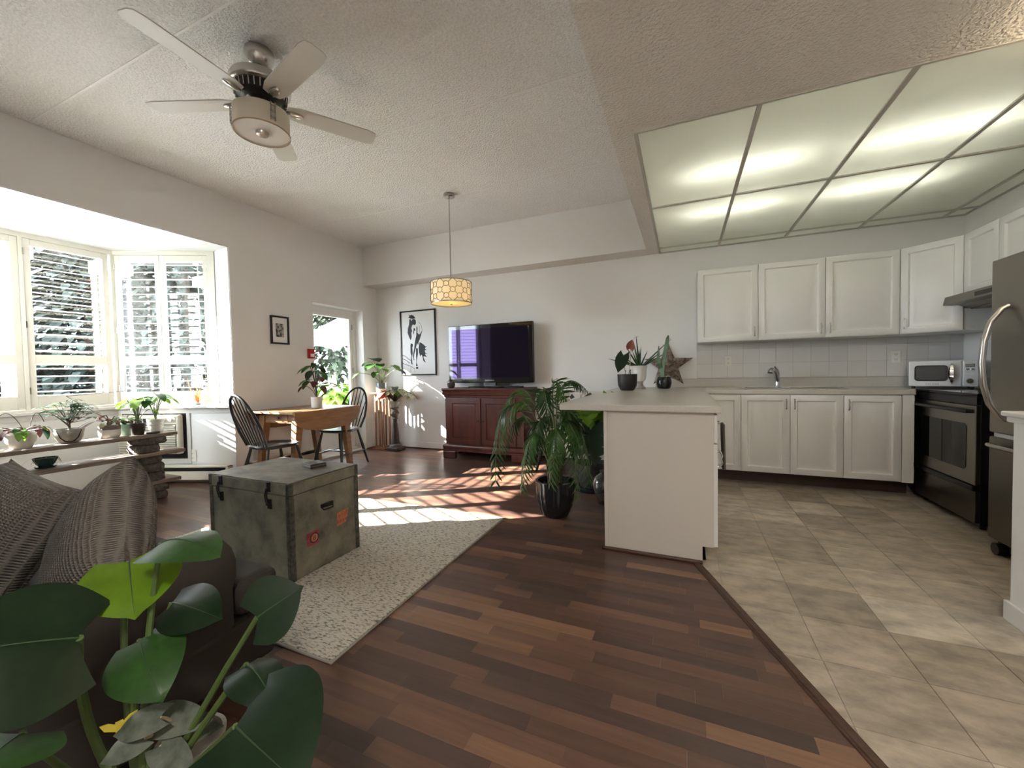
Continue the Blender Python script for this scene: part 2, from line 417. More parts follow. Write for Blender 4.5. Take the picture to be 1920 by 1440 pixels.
struct(MB().prism([(-4.424, 2.80), (-4.715, 2.98), (-5.9, 2.45), (-5.9, .80), (-4.715, .28), (-4.424, .45)], 2.499, 2.62).build('ceiling_bay', baywhite))
struct(MB().prism([(-4.412, 2.73), (-4.375, 2.68), (-5.595, 2.245), (-5.595, 1.015), (-4.375, .575), (-4.412, .527), (-4.417, .517), (-4.715, .46), (-5.72, .93), (-5.72, 2.33), (-4.715, 2.80), (-4.417, 2.745)], .80, .832).build('trim_sill', sillw, bevel=.006))
mb = MB()
for a, b in zip(LW[:-1], LW[1:]): wallseg(mb, a, b, .012, .745, .80, -1)
struct(mb.build('trim_apron', sillw, bevel=.003))
# window sashes with glass behind the shutters
def sash(name, a, b, off, mull):
    a, b = Vector((*a, 0)), Vector((*b, 0)); d = (b-a).normalized(); n = Vector((-d.y, d.x, 0)); L_ = (b-a).length
    if n.x > 0 and abs(d.x) < .1: n = -n
    elif abs(d.x) > .1 and n.y*(a.y+b.y-3.26) < 0: n = -n
    M_ = frameM(a+n*off, d, n, (0, 0, 1))
    fr = MB().box(0, L_, -.03, .03, .832, .90, M_).box(0, L_, -.03, .03, 2.42, 2.499, M_).box(0, .035, -.03, .03, .90, 2.42, M_).box(L_-.035, L_, -.03, .03, .90, 2.42, M_)
    o = struct(fr.build(name, trimw)); xs = [.035]+[m*L_ for m in mull]+[L_-.035]
    for m in mull: MB().box(m*L_-.02, m*L_+.02, -.025, .025, .90, 2.42, M_).build('mullion', trimw, o)
    for p, q in zip(xs[:-1], xs[1:]): MB().box(p, q, -.003, .003, .90, 2.42, M_).build('pane', glass, o)
sash('window_1', (-5.63, 2.37), (-5.63, .89), .12, [.5])
sash('window_2', (-5.74, 2.26), (-4.64, 2.83), .13, [])
sash('window_3', (-5.74, 1.0), (-4.64, .43), .13, [])
sbox('trim_bay_post', cream, (-5.68, -5.60, 2.262, 2.312, .832, 2.499), (-5.68, -5.60, .948, .998, .832, 2.499))
# louvered shutters
def shutter(a, d, n, wd, label, tilt_up, tilt_lo, mull_rod=False):
    d, n = Vector(d).normalized(), Vector(n).normalized()
    t = thing('shutter_panel', label, 'shutter', (a[0], a[1], .855), 0, 'white louvered shutter panels in the bay window')
    M_ = frameM((a[0], a[1], 0), d, n, (0, 0, 1))
    st_ = .047
    for x in (0, wd-st_): MB().box(x, x+st_, -.014, .014, .855, 2.452, M_).build('stile', cream, t, world=True, bevel=.003)
    for z0, z1 in ((.855, .982), (1.277, 1.37), (2.392, 2.452)): MB().box(st_, wd-st_, -.013, .013, z0, z1, M_).build('rail', cream, t, world=True, bevel=.003)
    def louver(z, tilt):
        c, s_ = math.cos(tilt), math.sin(tilt); pr = [(-.031, 0), (-.018, .0045), (.018, .0045), (.031, 0), (.018, -.0045), (-.018, -.0045)]
        rings = []
        for x in (st_+.002, wd-st_-.002): rings.append([M_ @ Vector((x, p*c-q*s_, z+p*s_+q*c)) for p, q in pr])
        MB().loft(rings).build('louver', cream, t, world=True)
    for i in range(13): louver(1.37+(i+.5)*1.022/13, tilt_up)
    for i in range(4): louver(.982+(i+.5)*.295/4, tilt_lo)
    if mull_rod:
        x = wd-st_-.04
        MB().box(x, x+.008, -.042, -.034, 1.44, 2.33, M_).build('tilt_rod', cream, t, world=True)
        MB().box(x, x+.008, -.042, -.034, 1.0, 1.25, M_).build('tilt_rod', cream, t, world=True)
    for z in (1.0, 1.62, 2.3): MB().box(-.004 if not mull_rod else wd-.006, .006 if not mull_rod else wd+.004, -.02, -.013, z, z+.06, M_).build('hinge', nickel, t, world=True)
u20, u8 = math.radians(11), math.radians(2)
# n points outward; louvers drop towards the room
shutter((-5.63, 1.648), (0, 1, 0), (-1, 0, 0), .60, 'wide louvered shutter panel nearest the corner of the bay window', u20, u8)
shutter((-5.63, 1.018), (0, 1, 0), (-1, 0, 0), .60, 'louvered shutter panel cut by the photo edge, behind the trailing plant', u20, u8)
fd = Vector((.915, .483, 0)).normalized(); fn = Vector((-fd.y, fd.x, 0))
A2 = Vector((-5.63, 2.287, 0))
pA = A2+fd*.032; pB = A2+fd*.487
shutter(pA, fd, fn, .447, 'narrow shutter panel above the air conditioner, next to the bay corner', math.radians(9), math.radians(3))
shutter(pB, fd, fn, .485, 'narrow shutter panel with tilt rod, beside the bay jamb and orange air plant', math.radians(5), math.radians(2), True)
fd3 = Vector((.915, -.483, 0)).normalized(); fn3 = Vector((fd3.y, -fd3.x, 0)); A3 = Vector((-5.63, .973, 0))
fn3 = Vector((-.467, -.884, 0))
shutter(A3+fd3*.032, fd3, fn3, .447, 'shutter panel of the far bay side beyond the frame, by the bay corner', math.radians(9), math.radians(2))
shutter(A3+fd3*.487, fd3, fn3, .485, 'shutter panel of the far bay side beyond the frame, by the sofa wall', math.radians(9), math.radians(2))
# fixed frame between the shutters and the jambs
for k, (a0, d0, n0) in enumerate(((A2, fd, fn), (A3, fd3, fn3))):
    M_ = frameM(a0, d0, n0, (0, 0, 1))
    struct(MB().box(.974, 1.045, -.02, .02, .832, 2.499, M_).box(.0, .974, -.02, .02, 2.454, 2.499, M_).box(.0, .974, -.02, .02, .832, .853, M_).build('trim_shutter_frame', cream))
struct(MB().box(-5.65, -5.61, .998, 2.262, 2.454, 2.499).box(-5.65, -5.61, .998, 2.262, .832, .853).box(-5.65, -5.61, 1.62, 1.646, .853, 2.454).build('trim_shutter_head', cream))
# --- balcony door
d1 = struct(MB().box(-4.64, -4.57, 3.772, 3.84, 0, 2.078).box(-4.64, -4.57, 4.60, 4.652, 0, 2.078).box(-4.64, -4.57, 3.84, 4.60, 2.02, 2.078).box(-4.64, -4.55, 3.84, 4.60, 0, .05).build('door_1', trimw, bevel=.003))
MB().box(-4.625, -4.585, 3.84, 3.90, .05, 2.02).box(-4.625, -4.585, 4.545, 4.60, .05, 2.02).box(-4.625, -4.585, 3.90, 4.545, 1.955, 2.02).box(-4.625, -4.585, 3.90, 4.545, .05, .36).build('door_leaf', trimw, d1, bevel=.003)
MB().box(-4.608, -4.602, 3.90, 4.545, .36, 1.955).build('pane', glass, d1)
for z in (.45, 1.15, 1.8): MB().box(-4.585, -4.575, 4.585, 4.60, z, z+.08).build('hinge', nickel, d1)
MB().tube([(-4.585, 3.87, 1.0), (-4.53, 3.87, 1.0), (-4.53, 3.97, 1.0)], .009, 8).build('handle', nickel, d1)
MB().box(-4.6, -4.421, 3.775, 4.650, 0, .012).build('threshold', trimw, d1)
# baseboards
def bb(name, *bs):
    mb = MB()
    for b in bs: mb.box(*b)
    struct(mb.build(name, trimw, bevel=.004))
bb('baseboard_left', (XL, XL+.014, 4.64, YW, .008, .095), (-4.57, XL+.014, 4.638, 4.652, .008, .095))
bb('baseboard_back', (XL+.014, -.46, YW-.014, YW, .008, .095))
sbox('trim_shoe', darkstrip, (XL+.014, XL+.03, 4.65, YW-.014, 0, .014), (XL+.014, -.46, YW-.03, YW-.014, 0, .014))
# --- wall tiles behind the sink
sbox('wall_splash', grout, (.145, XR, YW-.004, YW-.0005, 1.0, 1.41))
sp = bpy.data.objects['wall_splash']
for i in range(15):
    for j in range(3):
        x0, z0 = .146+.1502*i, 1.016+.1545*j
        x1, z1 = min(x0+.1502, XR), min(z0+.1545, 1.405)
        if x1-x0 < .02: continue
        k = random.uniform(.96, 1.04); mb = MB(); mb.cur = (k, k, k)
        mb.box(x0+.0012, x1-.0012, YW-.009, YW-.004, z0+.0012, z1-.0012).build('tile', splash, sp)
# --- electric baseboard heaters
heatm = mat('heater_enamel', (.74, .70, .60), .4)
def heater(label, a, b, d=.065):
    a, b = Vector((*a, 0)), Vector((*b, 0)); dr = (b-a).normalized(); L_ = (b-a).length; n = Vector((dr.y, -dr.x, 0))
    if n.dot(Vector((1, 0, 0))) < 0: n = -n
    M_ = frameM(a+n*.016, dr, n, (0, 0, 1)); t = thing('baseboard_heater', label, 'heater', (a.x, a.y, 0), 0, 'electric baseboard heaters along the wall')
    MB().box(0, L_, 0, .012, .02, .185, M_).box(0, L_, 0, d, .175, .187, M_).build('back_plate', heatm, t, world=True)
    MB().box(0, L_, d-.012, d, .045, .135, M_).build('front_cover', heatm, t, world=True, bevel=.003)
    MB().box(.01, L_-.01, .013, d-.014, .05, .17, M_).build('element', blackp, t, world=True)
    for x in (0, L_-.03): MB().box(x, x+.03, 0, d, .0, .187, M_).build('end_cap', heatm, t, world=True)
heater('cream baseboard heater below the air conditioner', (-5.55, 2.30), (-4.43, 2.72))
heater('cream baseboard heater on the wall behind the dining table', (XL, 2.83), (XL, 3.74))

# eaves over the bay and the balcony door
sbox('roof_eave', trimw, (-6.45, -4.62, -.2, 3.2, 2.76, 2.90), (-6.0, -4.62, 3.25, 5.7, 2.34, 2.46))

# ================================================================== KITCHEN
PROF = [(0, 0), (0, .018), (.003, .020), (.050, .020), (.059, .008), (.074, .008), (.104, .0185)]
def cabdoor(parent, o, ux, uz, w, h, handle=None, name='door'):
    """raised-panel door; o lower corner, ux along its width, outward normal = ux x uz"""
    ux, uz = Vector(ux).normalized(), Vector(uz).normalized(); n = ux.cross(uz)
    M_ = frameM(o, ux, uz, n)
    d = MB().relief(M_, w, h, PROF).build(name, cabw, parent, world=True, smooth=True)
    if handle:
        hx, hz = handle
        p = [M_ @ Vector((hx, hz+dz, dy)) for dz, dy in ((-.045, .018), (-.044, .036), (-.02, .046), (0, .040), (.02, .046), (.044, .036), (.045, .018))]
        MB().tube(p, [.006, .005, .0045, .004, .0045, .005, .006], 8).build('handle', chrome, d, world=True, smooth=True)
    return d
Zv = (0, 0, 1)
# wall cabinets on the back wall
YU = 4.613
spec = [(.145, .685, 'white wall cabinet at the open end of the row, beside the star', 'r'), (.685, 1.225, 'white wall cabinet over the sink faucet, handle beside the wide cabinet', 'r'), (1.225, 1.76, 'white wall cabinet next to the diagonal corner cabinet', 'l')]
for x0, x1, lab, hs in spec:
    t = thing('wall_cabinet', lab, 'cabinet', (x0, YU, 1.392), 0, 'white wall cabinets')
    MB().box(x0, x1, YU, YW-.01, 1.392, 2.139).build('body', cabw, t, world=True)
    wd = x1-x0-.006
    cabdoor(t, (x0+.003, YU, 1.395), (1, 0, 0), Zv, wd, .741, (wd-.03 if hs == 'r' else .03, .085))
t = thing('wall_cabinet', 'white diagonal corner wall cabinet above the microwave', 'cabinet', (1.765, YU, 1.392), 0, 'white wall cabinets')
MB().prism([(1.765, 4.61), (2.06, 4.335), (XR-.002, 4.335), (XR-.002, YW-.01), (1.765, YW-.01)], 1.392, 2.139).build('body', cabw, t, world=True)
dg = Vector((.295, -.275, 0)); cabdoor(t, (1.772, 4.603, 1.395), dg, Zv, dg.length-.02, .741, (.035, .085))
t = thing('wall_cabinet', 'white two-door wall cabinet over the range hood', 'cabinet', (2.06, 3.57, 1.67), 0, 'white wall cabinets')
MB().box(2.06, XR-.002, 3.572, 4.33, 1.67, 2.139).build('body', cabw, t, world=True)
for y1 in (4.326, 3.948): cabdoor(t, (2.06, y1, 1.673), (0, -1, 0), Zv, .373, .463)
t = thing('wall_cabinet', 'white wall cabinet above the refrigerator', 'cabinet', (2.06, 2.6, 1.79), 0, 'white wall cabinets')
MB().box(2.06, XR-.002, 2.62, 3.568, 1.79, 2.139).build('body', cabw, t, world=True)
for y1 in (3.564, 3.09): cabdoor(t, (2.06, y1, 1.793), (0, -1, 0), Zv, .468, .343)
# base cabinets on the back wall
YL = 4.333
toe = mat('toe_kick', (.05, .022, .014), .5)
for x0, x1, lab, hs in [(.185, .502, 'narrow cream base cabinet half hidden by the peninsula', None), (.502, 1.284, 'cream two-door base cabinet under the sink', 'pair'), (1.284, 1.673, 'cream single-door base cabinet next to the stove', 'l')]:
    t = thing('base_cabinet', lab, 'cabinet', (x0, YL, 0), 0, 'cream base cabinets under the back counter')
    MB().box(x0, x1, YL, YW-.01, .14, .872).build('body', cabw, t, world=True)
    MB().box(x0, x1, 4.53, 4.55, 0, .14).build('toe_kick', toe, t, world=True)
    if hs == 'pair':
        m = .893
        cabdoor(t, (x0+.003, YL, .146), (1, 0, 0), Zv, m-x0-.005, .72, (m-x0-.035, .64))
        cabdoor(t, (m+.002, YL, .146), (1, 0, 0), Zv, x1-m-.005, .72, (.03, .64))
    else: cabdoor(t, (x0+.003, YL, .146), (1, 0, 0), Zv, x1-x0-.006, .72, (.03, .64) if hs else None)
t = thing('filler_panel', 'plain white filler panel between base cabinet and stove', 'panel', (1.673, YL, 0))
MB().box(1.675, 1.75, YL-.018, YL+.02, .14, .872).build('panel', cabw, t, world=True)
MB().box(1.675, 1.79, 4.53, 4.55, 0, .14).build('toe_kick', toe, t, world=True)
# peninsula
t = thing('peninsula_cabinet', 'beige peninsula cabinet with plain end panel under the counter', 'cabinet', (-.455, 2.51, 0))
penm = mat('peninsula_panel', (.60, .555, .50), .5)
MB().prism([(-.455, .018), (.098, .018), (.098, .10), (.158, .10), (.158, .872), (-.455, .872)], 0, .016, frameM((0, 2.5235, 0), (1, 0, 0), (0, 0, 1), (0, -1, 0))).build('end_panel', penm, t, world=True)
MB().box(-.435, .155, 2.524, 4.94, .10, .872).box(-.435, .09, 2.524, 4.94, .0, .10).build('body', penm, t, world=True)
MB().box(-.457, -.436, 2.5, 4.94, .018, .872).build('side_panel', penm, t, world=True)
MB().box(-.475, .098, 2.487, 2.5075, 0, .02).box(-.475, -.457, 2.487, 4.94, 0, .02).build('quarter_round', darkstrip, t, world=True, bevel=.006)
for y0, y1 in ((2.512, 3.0), (3.005, 3.6), (3.605, 4.30)):
    dr = MB().box(.158, .177, y0, y1, .70, .862).build('drawer', cabw, t, world=True, bevel=.003)
    MB().tube([(.178, (y0+y1)/2-.05, .79), (.205, (y0+y1)/2-.04, .79), (.205, (y0+y1)/2+.04, .79), (.178, (y0+y1)/2+.05, .79)], .005, 8).build('handle', chrome, dr, world=True)
    cabdoor(t, (.158, y0, .105), (0, 1, 0), Zv, y1-y0, .588, (.03, .50))
# worktop: one L-shaped laminate top
t = thing('worktop', 'grey beige laminate worktop running along wall and over peninsula', 'worktop', (-.74, 2.47, .875))
MB().prism([(-.735, 2.475), (.195, 2.465), (.195, 4.31), (1.76, 4.31), (1.79, 4.435), (XR-.004, 4.435), (XR-.004, YW-.012), (-.735, YW-.012)], .874, .915).build('top', counter, t, world=True, bevel=.006)
MB().box(-.30, XR-.004, YW-.03, YW-.010, .915, 1.012).box(XR-.022, XR-.004, 4.435, YW-.03, .915, 1.012).build('upstand', counter, t, world=True, bevel=.004)
# sink and faucet
t = thing('sink', 'stainless double-bowl drop-in sink set in the back counter', 'sink', (.93, 4.62, .915))
MB().box(.55, 1.35, 4.40, 4.44, .9155, .921).box(.55, 1.35, 4.80, 4.86, .9155, .921).box(.55, .58, 4.44, 4.80, .9155, .921).box(1.32, 1.35, 4.44, 4.80, .9155, .921).box(.93, .97, 4.44, 4.80, .9155, .921).build('rim', chrome, t, world=True, bevel=.002)
for x0, x1 in ((.58, .93), (.97, 1.32)): MB().box(x0, x1, 4.44, 4.80, .9152, .9158).build('bowl', steel, t, world=True)
t = thing('faucet', 'chrome single-lever kitchen faucet with pull-out spray', 'faucet', (.89, 4.83, .921))
MB().lathe([(.03, 0), (.03, .008), (.022, .015), (.02, .06), (.017, .075)], (.89, 4.83, .921), 16).build('base', chrome, t, world=True, smooth=True)
MB().tube([(.89, 4.83, .98), (.872, 4.79, 1.04), (.85, 4.74, 1.085), (.83, 4.70, 1.10), (.81, 4.66, 1.098)], [.021, .02, .018, .018, .02], 12).build('spout', chrome, t, world=True, smooth=True)
MB().tube([(.812, 4.668, 1.10), (.796, 4.64, 1.085), (.792, 4.632, 1.07)], [.021, .024, .022], 12).build('spray_head', chrome, t, world=True, smooth=True)
MB().tube([(.893, 4.83, .99), (.895, 4.83, 1.06), (.885, 4.81, 1.10), (.858, 4.80, 1.13)], [.018, .016, .011, .007], 10).build('lever', chrome, t, world=True, smooth=True)
# outlets
outm = mat('outlet_plate', (.80, .78, .72), .4); slot = mat('outlet_slot', (.05, .05, .05), .5)
def outlet(label, o, ux, n, w=.072, h=.116):
    ux, n = Vector(ux).normalized(), Vector(n).normalized(); M_ = frameM(o, ux, n, Zv)
    t = thing('outlet', label, 'outlet', o, 0, 'white wall outlets')
    MB().box(-w/2, w/2, 0, .006, -h/2, h/2, M_).build('plate', outm, t, world=True, bevel=.002)
    for z in (.024, -.024):
        MB().lathe([(.016, 0), (.016, .003)], (0, 0, 0), 14, M=M_ @ Matrix.Translation((0, .005, z)) @ Matrix.Rotation(-PI/2, 4, 'X')).build('receptacle', outm, t, world=True)
        MB().box(-.008, -.005, .007, .0088, z-.003, z+.007, M_).box(.005, .008, .007, .0088, z-.003, z+.007, M_).box(-.002, .002, .007, .0088, z-.011, z-.007, M_).build('slot', slot, t, world=True)
outlet('white wall outlet in the tiles above the sink', (.455, YW-.009, 1.20), (1, 0, 0), (0, -1, 0))
outlet('white wall outlet in the tiles near the microwave', (1.865, YW-.009, 1.20), (1, 0, 0), (0, -1, 0))
outlet('white wall outlet behind the red-backed alocasia leaf', (-.73, YW-.0005, 1.305), (1, 0, 0), (0, -1, 0))
_lw = Vector((.937, .35, 0))
outlet('white wall outlet beside the air conditioner', (-4.868+.0, 2.569, .285), (.937, .35, 0), (.35, -.937, 0), .085, .13)
# stove
t = thing('stove', 'stainless electric range with black glass cooktop', 'stove', (1.80, 3.66, 0))
MB().box(1.825, XR-.005, 3.66, 4.42, .03, .90).build('body', blackp, t, world=True)
MB().box(1.80, XR-.005, 3.655, 4.425, .90, .922).build('cooktop', blackg, t, world=True, bevel=.004)
MB().box(1.803, 1.826, 3.665, 4.415, .845, .898).build('vent_trim', blackp, t, world=True)
dr = MB().box(1.80, 1.828, 3.668, 4.414, .30, .838).build('oven_door', steel, t, world=True, bevel=.004)
MB().prism([(3.78, .39), (4.30, .39), (4.32, .41), (4.32, .69), (4.30, .71), (3.78, .71), (3.76, .69), (3.76, .41)], 0, .003, frameM((1.80, 0, 0), (0, 1, 0), (0, 0, 1), (-1, 0, 0))).build('oven_window', blackg, dr, world=True)
MB().tube([(1.80, 3.70, .80), (1.77, 3.70, .80), (1.762, 3.74, .80), (1.762, 4.34, .80), (1.77, 4.38, .80), (1.80, 4.38, .80)], .013, 10).build('oven_handle', blackp, dr, world=True, smooth=True)
MB().box(1.785, 1.826, 3.662, 4.416, .262, .296).build('drawer_lip', blackp, t, world=True, bevel=.006)
MB().box(1.802, 1.828, 3.668, 4.414, .045, .262).build('drawer', steeld, t, world=True, bevel=.004)
for y in (3.70, 4.38): MB().lathe([(.016, 0), (.016, .03)], (1.86, y, 0), 10).build('foot', blackp, t, world=True)
for cx, cy, r in ((1.97, 3.85, .10), (1.97, 4.23, .08), (2.17, 3.85, .08), (2.17, 4.23, .10)):
    MB().lathe([(r-.003, 0), (r, 0), (r, .0004), (r-.003, .0004)], (cx, cy, .922), 32, caps=False).build('burner_ring', steeld, t, world=True)
# range hood
t = thing('range_hood', 'brown-grey metal range hood below the wall cabinets', 'range hood', (1.96, 3.66, 1.58))
MB().prism([(1.955, 1.60), (1.965, 1.665), (XR-.005, 1.668), (XR-.005, 1.56), (2.06, 1.56), (2.02, 1.59)], 0, .76, frameM((0, 4.42, 0), (1, 0, 0), (0, 0, 1), (0, -1, 0))).build('shell', steel, t, world=True, bevel=.004)
MB().box(1.955, 1.962, 3.80, 4.02, 1.615, 1.645).build('switch_panel', blackp, t, world=True)
MB().box(2.08, 2.28, 3.76, 4.32, 1.552, 1.562).build('filter', steeld, t, world=True)
# refrigerator
t = thing('refrigerator', 'stainless bottom-freezer refrigerator with bowed handle', 'refrigerator', (1.68, 2.575, 0))
MB().box(1.745, XR-.01, 2.60, 3.305, .05, 1.715).build('body', mat('fridge_side', (.12, .115, .105), .45, .3), t, world=True, bevel=.006)
dr = MB().box(1.682, 1.742, 2.59, 3.31, .715, 1.725).build('door', steel, t, world=True, bevel=.008)
pts = [(1.682, 3.165, .80), (1.655, 3.168, .815), (1.61, 3.17, .89), (1.585, 3.17, 1.0), (1.576, 3.17, 1.125), (1.585, 3.17, 1.25), (1.61, 3.17, 1.36), (1.655, 3.168, 1.43), (1.682, 3.165, 1.445)]
MB().tube(pts, [.013, .014, .015, .015, .015, .015, .015, .014, .013], 12).build('handle', nickel, dr, world=True, smooth=True)
dr = MB().box(1.682, 1.742, 2.59, 3.31, .085, .69).build('freezer_drawer', steeld, t, world=True, bevel=.008)
MB().tube([(1.682, 2.64, .64), (1.65, 2.64, .645), (1.64, 2.70, .645), (1.64, 3.19, .645), (1.65, 3.25, .645), (1.682, 3.25, .64)], .013, 10).build('handle', nickel, dr, world=True, smooth=True)
MB().box(1.70, 1.745, 2.585, 3.30, .69, .715).build('gasket', whitew, t, world=True)
for y in (2.66, 3.23): MB().tube([(1.675, y, .035), (1.75, y, .035)], .035, 14).build('roller_foot', blackp, t, world=True)
MB().box(1.72, 1.76, 2.6, 3.29, .03, .085).build('kick_grille', blackp, t, world=True)
# microwave
mwm = mat('microwave_white', (.74, .76, .80), .3)
t = thing('microwave', 'white retro microwave with chrome handle and small buttons', 'microwave', (2.0, 4.50, .915), math.radians(-22))
MB().box(-0.1980, 0.1980, 0.0200, 0.3350, 0.0200, 0.2370).build('body', mwm, t, bevel=.012, seg=3)
fr = MB().box(-0.2000, 0.1100, 0.0000, 0.0220, 0.0210, 0.2360).build('door', mwm, t, bevel=.008)
Mf = frameM((-.2, 0, .021), (1, 0, 0), Zv, (0, -1, 0))
def rrect(x0, x1, z0, z1, r, n=4):
    P = []
    for cx, cz, a0 in ((x1-r, z0+r, -PI/2), (x1-r, z1-r, 0), (x0+r, z1-r, PI/2), (x0+r, z0+r, PI)):
        for k in range(n+1): a = a0+PI/2*k/n; P.append((cx+r*math.cos(a), cz+r*math.sin(a)))
    return P
MB().prism(rrect(.035, .232, .045, .178, .022), 0, .003, Mf).build('window', blackg, fr)
MB().prism(rrect(.047, .220, .056, .167, .012), .003, .0036, Mf).build('window_mesh', mat('mesh_grey', (.05, .052, .055), .3), fr)
MB().loft([[Mf @ Vector((x, z, y)) for x, y in ((.252-w_, .003), (.252-w_*.6, .003+d_), (.252+w_*.6, .003+d_), (.252+w_, .003))] for z, w_, d_ in ((.022, .003, .004), (.04, .012, .018), (.07, .017, .028), (.108, .019, .032), (.146, .017, .028), (.176, .012, .018), (.194, .003, .004))]).build('handle', chrome, fr, smooth=True)
cp = MB().box(0.1120, 0.2000, 0.0010, 0.0220, 0.0210, 0.2360).build('control_panel', mwm, t, bevel=.008)
MB().box(0.1270, 0.1780, -0.0030, 0.0020, 0.1820, 0.2070).build('display_bezel', chrome, cp)
MB().box(0.1310, 0.1740, -0.0045, -0.0025, 0.1860, 0.2030).build('display', mat('lcd', (.30, .31, .30), .2), cp)
for i in range(3):
    for j in range(2): MB().box(.128+j*.028, .150+j*.028, -.004, .002, .157-i*.022, .169-i*.022).build('button', chrome if i == 0 else mwm, cp, bevel=.002)
MB().lathe([(.023, 0), (.022, .012), (.018, .016)], (0, 0, 0), 20, M=frameM((.154, .002, .067), (1, 0, 0), Zv, (0, -1, 0))).build('dial', chrome, cp, smooth=True)
for x in (-.17, .17):
    for y in (.045, .295): MB().lathe([(.012, 0), (.012, .021)], (x, y, 0), 10).build('foot', blackp, t)
def lettering(txt, size, M_, m, parent, name='lettering', ext=.0004):
    cu = bpy.data.curves.new(name, 'FONT'); cu.body = txt; cu.size = size; cu.extrude = ext; cu.align_x = 'CENTER'; cu.space_character = 1.5
    tmp = bpy.data.objects.new(name, cu); COL.objects.link(tmp)
    me = bpy.data.meshes.new_from_object(tmp.evaluated_get(bpy.context.evaluated_depsgraph_get())); bpy.data.objects.remove(tmp); bpy.data.curves.remove(cu)
    me.transform(LOC[parent].inverted() @ M_); me.materials.clear(); me.materials.append(m)
    o = bpy.data.objects.new(name, me); COL.objects.link(o); o.parent = parent; LOC[o] = LOC[parent]
    return o
lettering('GALANZ', .015, LOC[fr] @ frameM((-.058, -.0015, .036), (1, 0, 0), Zv, (0, -1, 0)), slot, fr)
# dish towel on the peninsula drawer
mb = MB()
mb.grid(lambda u, v: Vector((.214+.006*math.sin(v*16)+.004*u, 2.62+.06*(v-.5)*2*(1-.25*u)+.01*math.sin(u*5), .80-.26*u)), 10, 10)
tag(mb.build('dish_towel', mat('towel', (.10, .095, .08), .95, bump=(300, .8, .003)), smooth='all'), 'dark grey dish towel hanging on the peninsula drawer handle', 'towel')
so = bpy.data.objects['dish_towel'].modifiers.new('thick', 'SOLIDIFY'); so.thickness = .006
# hallway ceiling light at the corner of the light grid
t = thing('dome_light', 'round white ceiling light at the edge of the kitchen grid', 'light', (1.45, 2.20, ZS))
MB().lathe([(.16, 0), (.165, -.02), (.15, -.03)], (1.45, 2.20, ZS-.001), 28).build('base', whitew, t, world=True, smooth=True)
MB().lathe([(.15, -.03), (.14, -.06), (.10, -.09), (.04, -.105), (.004, -.108)], (1.45, 2.20, ZS), 28).build('shade', mat('lit_dome_warm', (.9, .85, .75), .5, emit=((1, .78, .52), 1.6)), t, world=True, smooth=True)

# ================================================================== LIVING ROOM FURNITURE
# TV cabinet
t = thing('tv_cabinet', 'dark cherry sideboard with two panelled doors under the television', 'cabinet', (-2.34, 4.5, 0))
X0, X1, YF, YK = -2.90, -1.79, 4.50, 4.93
def slab(dx, dy, z0, z1): return (X0-dx, X1+dx, YF-dy, YK, z0, z1)
MB().box(*slab(.0, .0, .16, .80)).build('carcass', cherry, t, world=True)
MB().box(*slab(.035, .035, .905, .925)).build('top', cherry, t, world=True, bevel=.005)
prof = [(0, .80), (.010, .805), (.012, .83), (.026, .84), (.03, .86), (.022, .872), (.024, .885), (.034, .905)]
MB().loft([[(X0-d, YF-d, z), (X1+d, YF-d, z), (X1+d, YK, z), (X0-d, YK, z)] for d, z in prof]).build('cornice', cherry, t, world=True, smooth=True)
prof = [(.034, .10), (.034, .125), (.026, .13), (.034, .15), (.03, .175), (.015, .19), (0, .195)]
MB().loft([[(X0-d, YF-d, z), (X1+d, YF-d, z), (X1+d, YK, z), (X0-d, YK, z)] for d, z in prof]).build('plinth', cherry, t, world=True, smooth=True)
for xa, xb in ((X0-.034, X0+.16), (X1-.16, X1+.034)):
    MB().prism([(xa, 0), (xb if xa < -2.5 else xb, 0), (xb, .10), (xa, .10)] if True else [], 0, .05, frameM((0, YF+.016, 0), (1, 0, 0), (0, 0, 1), (0, -1, 0))).build('bracket_foot', cherry, t, world=True, bevel=.012)
for xa in (X0-.034, X1-.016): MB().box(xa, xa+.05, YK-.15, YK, 0, .10).build('bracket_foot', cherry, t, world=True)
mx = (X0+X1)/2-.02
for x0, x1, kx in ((X0+.05, mx-.008, 'r'), (mx+.008, X1-.10, 'l')):
    M_ = frameM((x0, YF, .205), (1, 0, 0), Zv, (0, -1, 0)); wd = x1-x0
    d = MB().relief(M_, wd, .585, [(0, 0), (0, .016), (.062, .016), (.070, .006), (.082, .006), (.088, .008)]).build('door', cherry, t, world=True)
    kxx = wd-.025 if kx == 'r' else .025
    MB().lathe([(.005, 0), (.005, .012), (.012, .018), (.012, .026), (.005, .03)], (0, 0, 0), 14, M=M_ @ Matrix.Translation((kxx, .30, .016))).build('knob', blackm, d, world=True, smooth=True)
# television
t = thing('television', 'large flat black television standing on the cherry sideboard', 'television', (-2.36, 4.75, .925))
MB().box(-2.985, -1.74, 4.745, 4.80, .985, 1.765).build('bezel', mat('gloss_black', (.006, .006, .007), .06), t, world=True, bevel=.008)
scr = mat('tv_screen', (.006, .005, .009), .04, spec=.9)
_n = scr.node_tree.nodes['Principled BSDF']; _n.inputs['Specular Tint'].default_value = (.62, .45, 1, 1); _n.inputs['IOR'].default_value = 1.32
MB().box(-2.925, -1.80, 4.7415, 4.7455, 1.055, 1.71).build('screen', scr, t, world=True)
MB().box(-2.46, -2.28, 4.76, 4.80, .945, .99).build('neck', blackp, t, world=True)
MB().prism(rrect(-2.62, -2.12, 4.60, 4.88, .05), .926, .944).build('stand', blackg, t, world=True)
lettering('SAMSUNG', .022, frameM((-2.36, 4.7440, 1.012), (1, 0, 0), Zv, (0, -1, 0)), mat('logo_silver', (.5, .5, .5), .3, .5), t)
